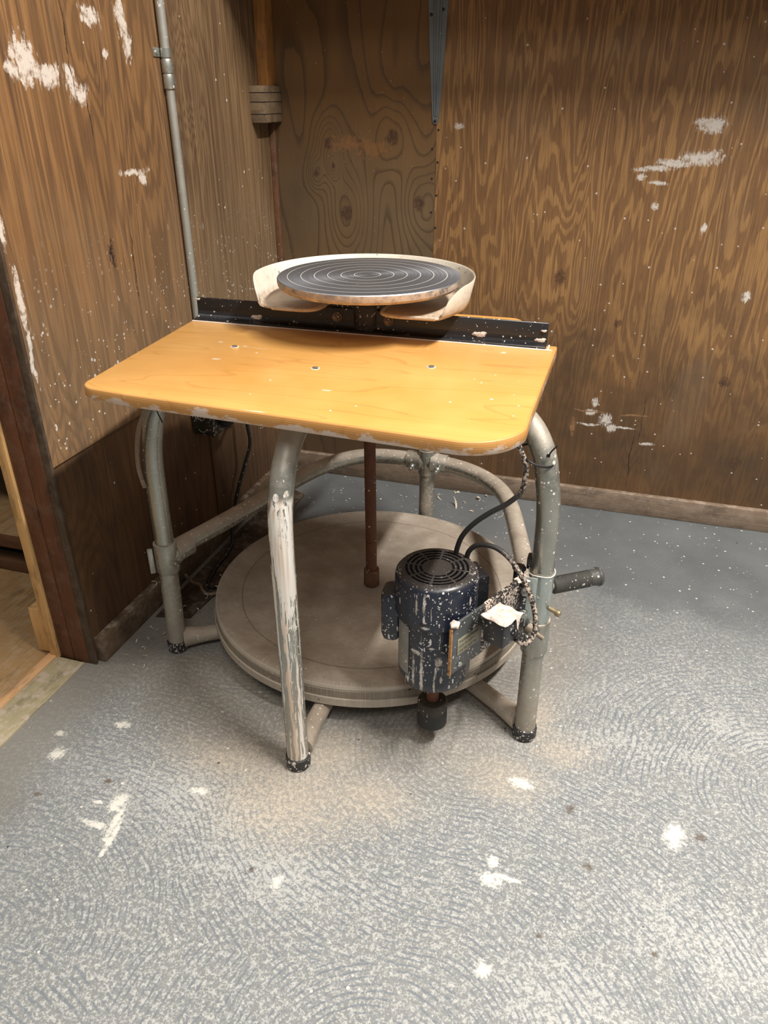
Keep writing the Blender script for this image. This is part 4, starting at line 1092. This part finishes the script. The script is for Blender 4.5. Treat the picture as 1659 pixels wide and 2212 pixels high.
# cord hanging at the left wall to the floor
bm = B(); tube(bm, smooth_path([(-.436, .222, .408), (-.428, .262, .425), (-.450, .310, .425), (-.470, .345, .385), (-.482, .352, .320), (-.478, .350, .258), (-.492, .325, .190), (-.505, .290, .115), (-.509, .262, .050), (-.500, .235, .018), (-.486, .205, .0105), (-.475, .15, .0100), (-.470, .08, .0100), (-.45, .0, .0100), (-.425, -.01, .0100)], 8), .0048, 12)
tag(finish('extension_cord', bm, M['cord']), 'black power cord hanging beside the outlet box down to the floor', 'cord')
bm = B(); tube(bm, smooth_path([(-.478, -.05, .064), (-.474, -.035, .035), (-.462, -.02, .018), (-.448, -.03, .0095), (-.430, -.04, .0095), (-.41, -.03, .0095), (-.385, .02, .0095)], 8), .0042, 10)
tag(finish('dusty_cord', bm, M['cordtan']), 'short dusty grey cord curling onto the floor beside the flywheel', 'cord')

# scrap board on the floor left of the flywheel
bm = B(); prism(bm, [(-.508, -.155), (-.425, -.135), (-.402, .10), (-.412, .56), (-.505, .60)], .0005, .0045, 0, 0, .0008)
tag(finish('scrap_board', bm, M['scrap']), 'thin dirty brown board lying on the floor along the left wall', 'board')

# ------------------------------------------------------------------ clay shavings
def shaving_mesh(kind):
    bm = B(); rnd = random.Random(kind*13+5); n = 26
    turns = (1.3, .6, .25, .9)[kind]; L = (.022, .028, .034, .018)[kind]; wd = (.006, .005, .0045, .007)[kind]
    rows = []
    for i in range(n+1):
        t = i/n; a = t*2*PI*turns; r = L/(2*PI*max(turns, .3))
        p = V((r*math.sin(a)*(1-.25*t), (t-.5)*L*(.45 if turns > .8 else .3), r*(1-math.cos(a))*.75+.0012))
        w2 = wd*(.35+.65*math.sin(PI*min(1, max(.03, t))))*(1+.25*math.sin(t*37+kind))
        side = V((.25*math.cos(a), 1, .25*math.sin(a))).normalized()
        nrm = V((-math.sin(a), 0, math.cos(a)))*.0005
        rows.append([bm.verts.new(p-side*w2/2-nrm), bm.verts.new(p+side*w2/2-nrm), bm.verts.new(p+side*w2/2+nrm), bm.verts.new(p-side*w2/2+nrm)])
    for a, b in zip(rows, rows[1:]):
        for k in range(4): bm.faces.new((a[k], a[(k+1) % 4], b[(k+1) % 4], b[k]))
    bm.faces.new(rows[0]); bm.faces.new(list(reversed(rows[-1])))
    bmesh.ops.recalc_face_normals(bm, faces=bm.faces)
    zmin = min(v.co.z for v in bm.verts)
    for v in bm.verts: v.co.z -= zmin
    me = bpy.data.meshes.new('clay_shaving'); bm.to_mesh(me); bm.free(); me.materials.append(M['shav'])
    me.polygons.foreach_set('use_smooth', [True]*len(me.polygons)); return me
SM = [shaving_mesh(k) for k in range(4)]
def shaving(x, y, z, kind, rz, s, label, group):
    o = bpy.data.objects.new('clay_shaving', SM[kind]); COL.objects.link(o); o.location = (x, y, z+.0003); o.rotation_euler = (0, 0, rz); o.scale = (s, s, s)
    tag(o, label, 'clay shaving', group)
rng = random.Random(3)
shaving(.052, .716, 0, 0, 2.2, 1.5, 'curled upright clay shaving close to the back baseboard, right of the rear post', None)
shaving(.125, .692, 0, 3, .4, 1.7, 'forked clay shaving on the grey floor, a hand from the back baseboard', None)
shaving(.062, .612, 0, 2, 1.4, 1.9, 'long wavy clay shaving on the floor just behind the flywheel rim', None)
for i, (x, y, s) in enumerate([(.120, .607, 1.1), (.003, .675, 1.0), (.012, .652, .9), (.145, .722, 1.0), (.215, .675, .9), (.232, .712, 1.0), (.205, .60, 1.0), (-.17, .60, .9), (.32, .61, .8), (.088, .655, .6)]):
    shaving(x, y, 0, i % 4, rng.uniform(0, 6.28), s, 'small off-white clay shaving scattered on the clean grey floor behind the wheel', 'small clay shavings behind the wheel')
for i, (x, y, s, z) in enumerate([(-.476, -.135, .9, 0), (-.468, -.17, 1.0, 0), (-.455, -.205, .8, 0), (-.49, -.20, .9, 0), (-.480, -.235, .8, 0), (-.47, -.27, .9, 0), (-.445, -.290, .7, 0), (-.498, -.255, .7, 0), (-.432, -.325, .8, 0), (-.455, -.33, .6, 0), (-.49, -.30, .6, 0), (-.43, -.05, .9, .0045), (-.425, .0, 1.0, .0045), (-.44, .05, .9, .0045), (-.41, .19, .7, 0), (-.42, -.11, .8, .0045), (-.46, -.10, .8, .0045), (-.385, .24, .8, 0), (-.36, .30, .8, 0)]):
    shaving(x, y, z, (i*3) % 4, rng.uniform(0, 6.28), s*1.0, 'pale clay shaving lying in the dusty strip between left wall and flywheel', 'clay shavings along the left wall')
shaving(-.528, -.115, .064, 1, 1.2, 1.0, 'curled clay shaving perched on top of the left baseboard', None)
for i, (x, y) in enumerate([(-.33, -.50), (-.40, -.53), (.30, -.92)]):
    pass
for i, (x, y, s) in enumerate([(.60, .10, .5), (.66, .22, .45), (.55, .30, .4), (.72, .05, .45), (.80, .34, .5), (.50, .42, .4)]):
    shaving(x, y, 0, (i+2) % 4, rng.uniform(0, 6.28), s, 'tiny pale clay crumb on the grey floor right of the wheel', 'clay crumbs right of the wheel')

# ------------------------------------------------------------------ things seen through the doorway
bn = thing('low_timber_rack', 'low dark timber rack on the tan floor beyond the doorway', 'rack', (-1.15, .05, -.006))
bm = B(); box(bm, -1.9, -.93, -.080, -.050, -.005, .028, .003); finish('bottom_rail', bm, M['darkwood'], bn)
bm = B(); box(bm, -1.9, -.93, -.075, .25, .088, .106, .002); finish('rack_top', bm, M['subfloor'], bn)
bm = B(); box(bm, -1.9, -.93, -.040, -.028, .028, .088, .002); finish('back_panel', bm, M['bag'], bn)
bm = B(); box(bm, -1.9, -.93, -.080, -.0755, .070, .108, .001); finish('top_rail', bm, M['darkwood'], bn)
bm = B(); r = bmesh.ops.create_icosphere(bm, subdivisions=4, radius=1.0)
for v in r['verts']:
    q = v.co*(1+.10*math.sin(v.co.x*6+v.co.z*4)*math.cos(v.co.y*7)); v.co = V((-1.17+q.x*.26, .20+q.y*.20, .415+max(-.92, q.z)*.32))
tag(finish('rubbish_bag', bm, M['bag']), 'black plastic bag sitting on the timber rack beyond the doorway', 'bag')
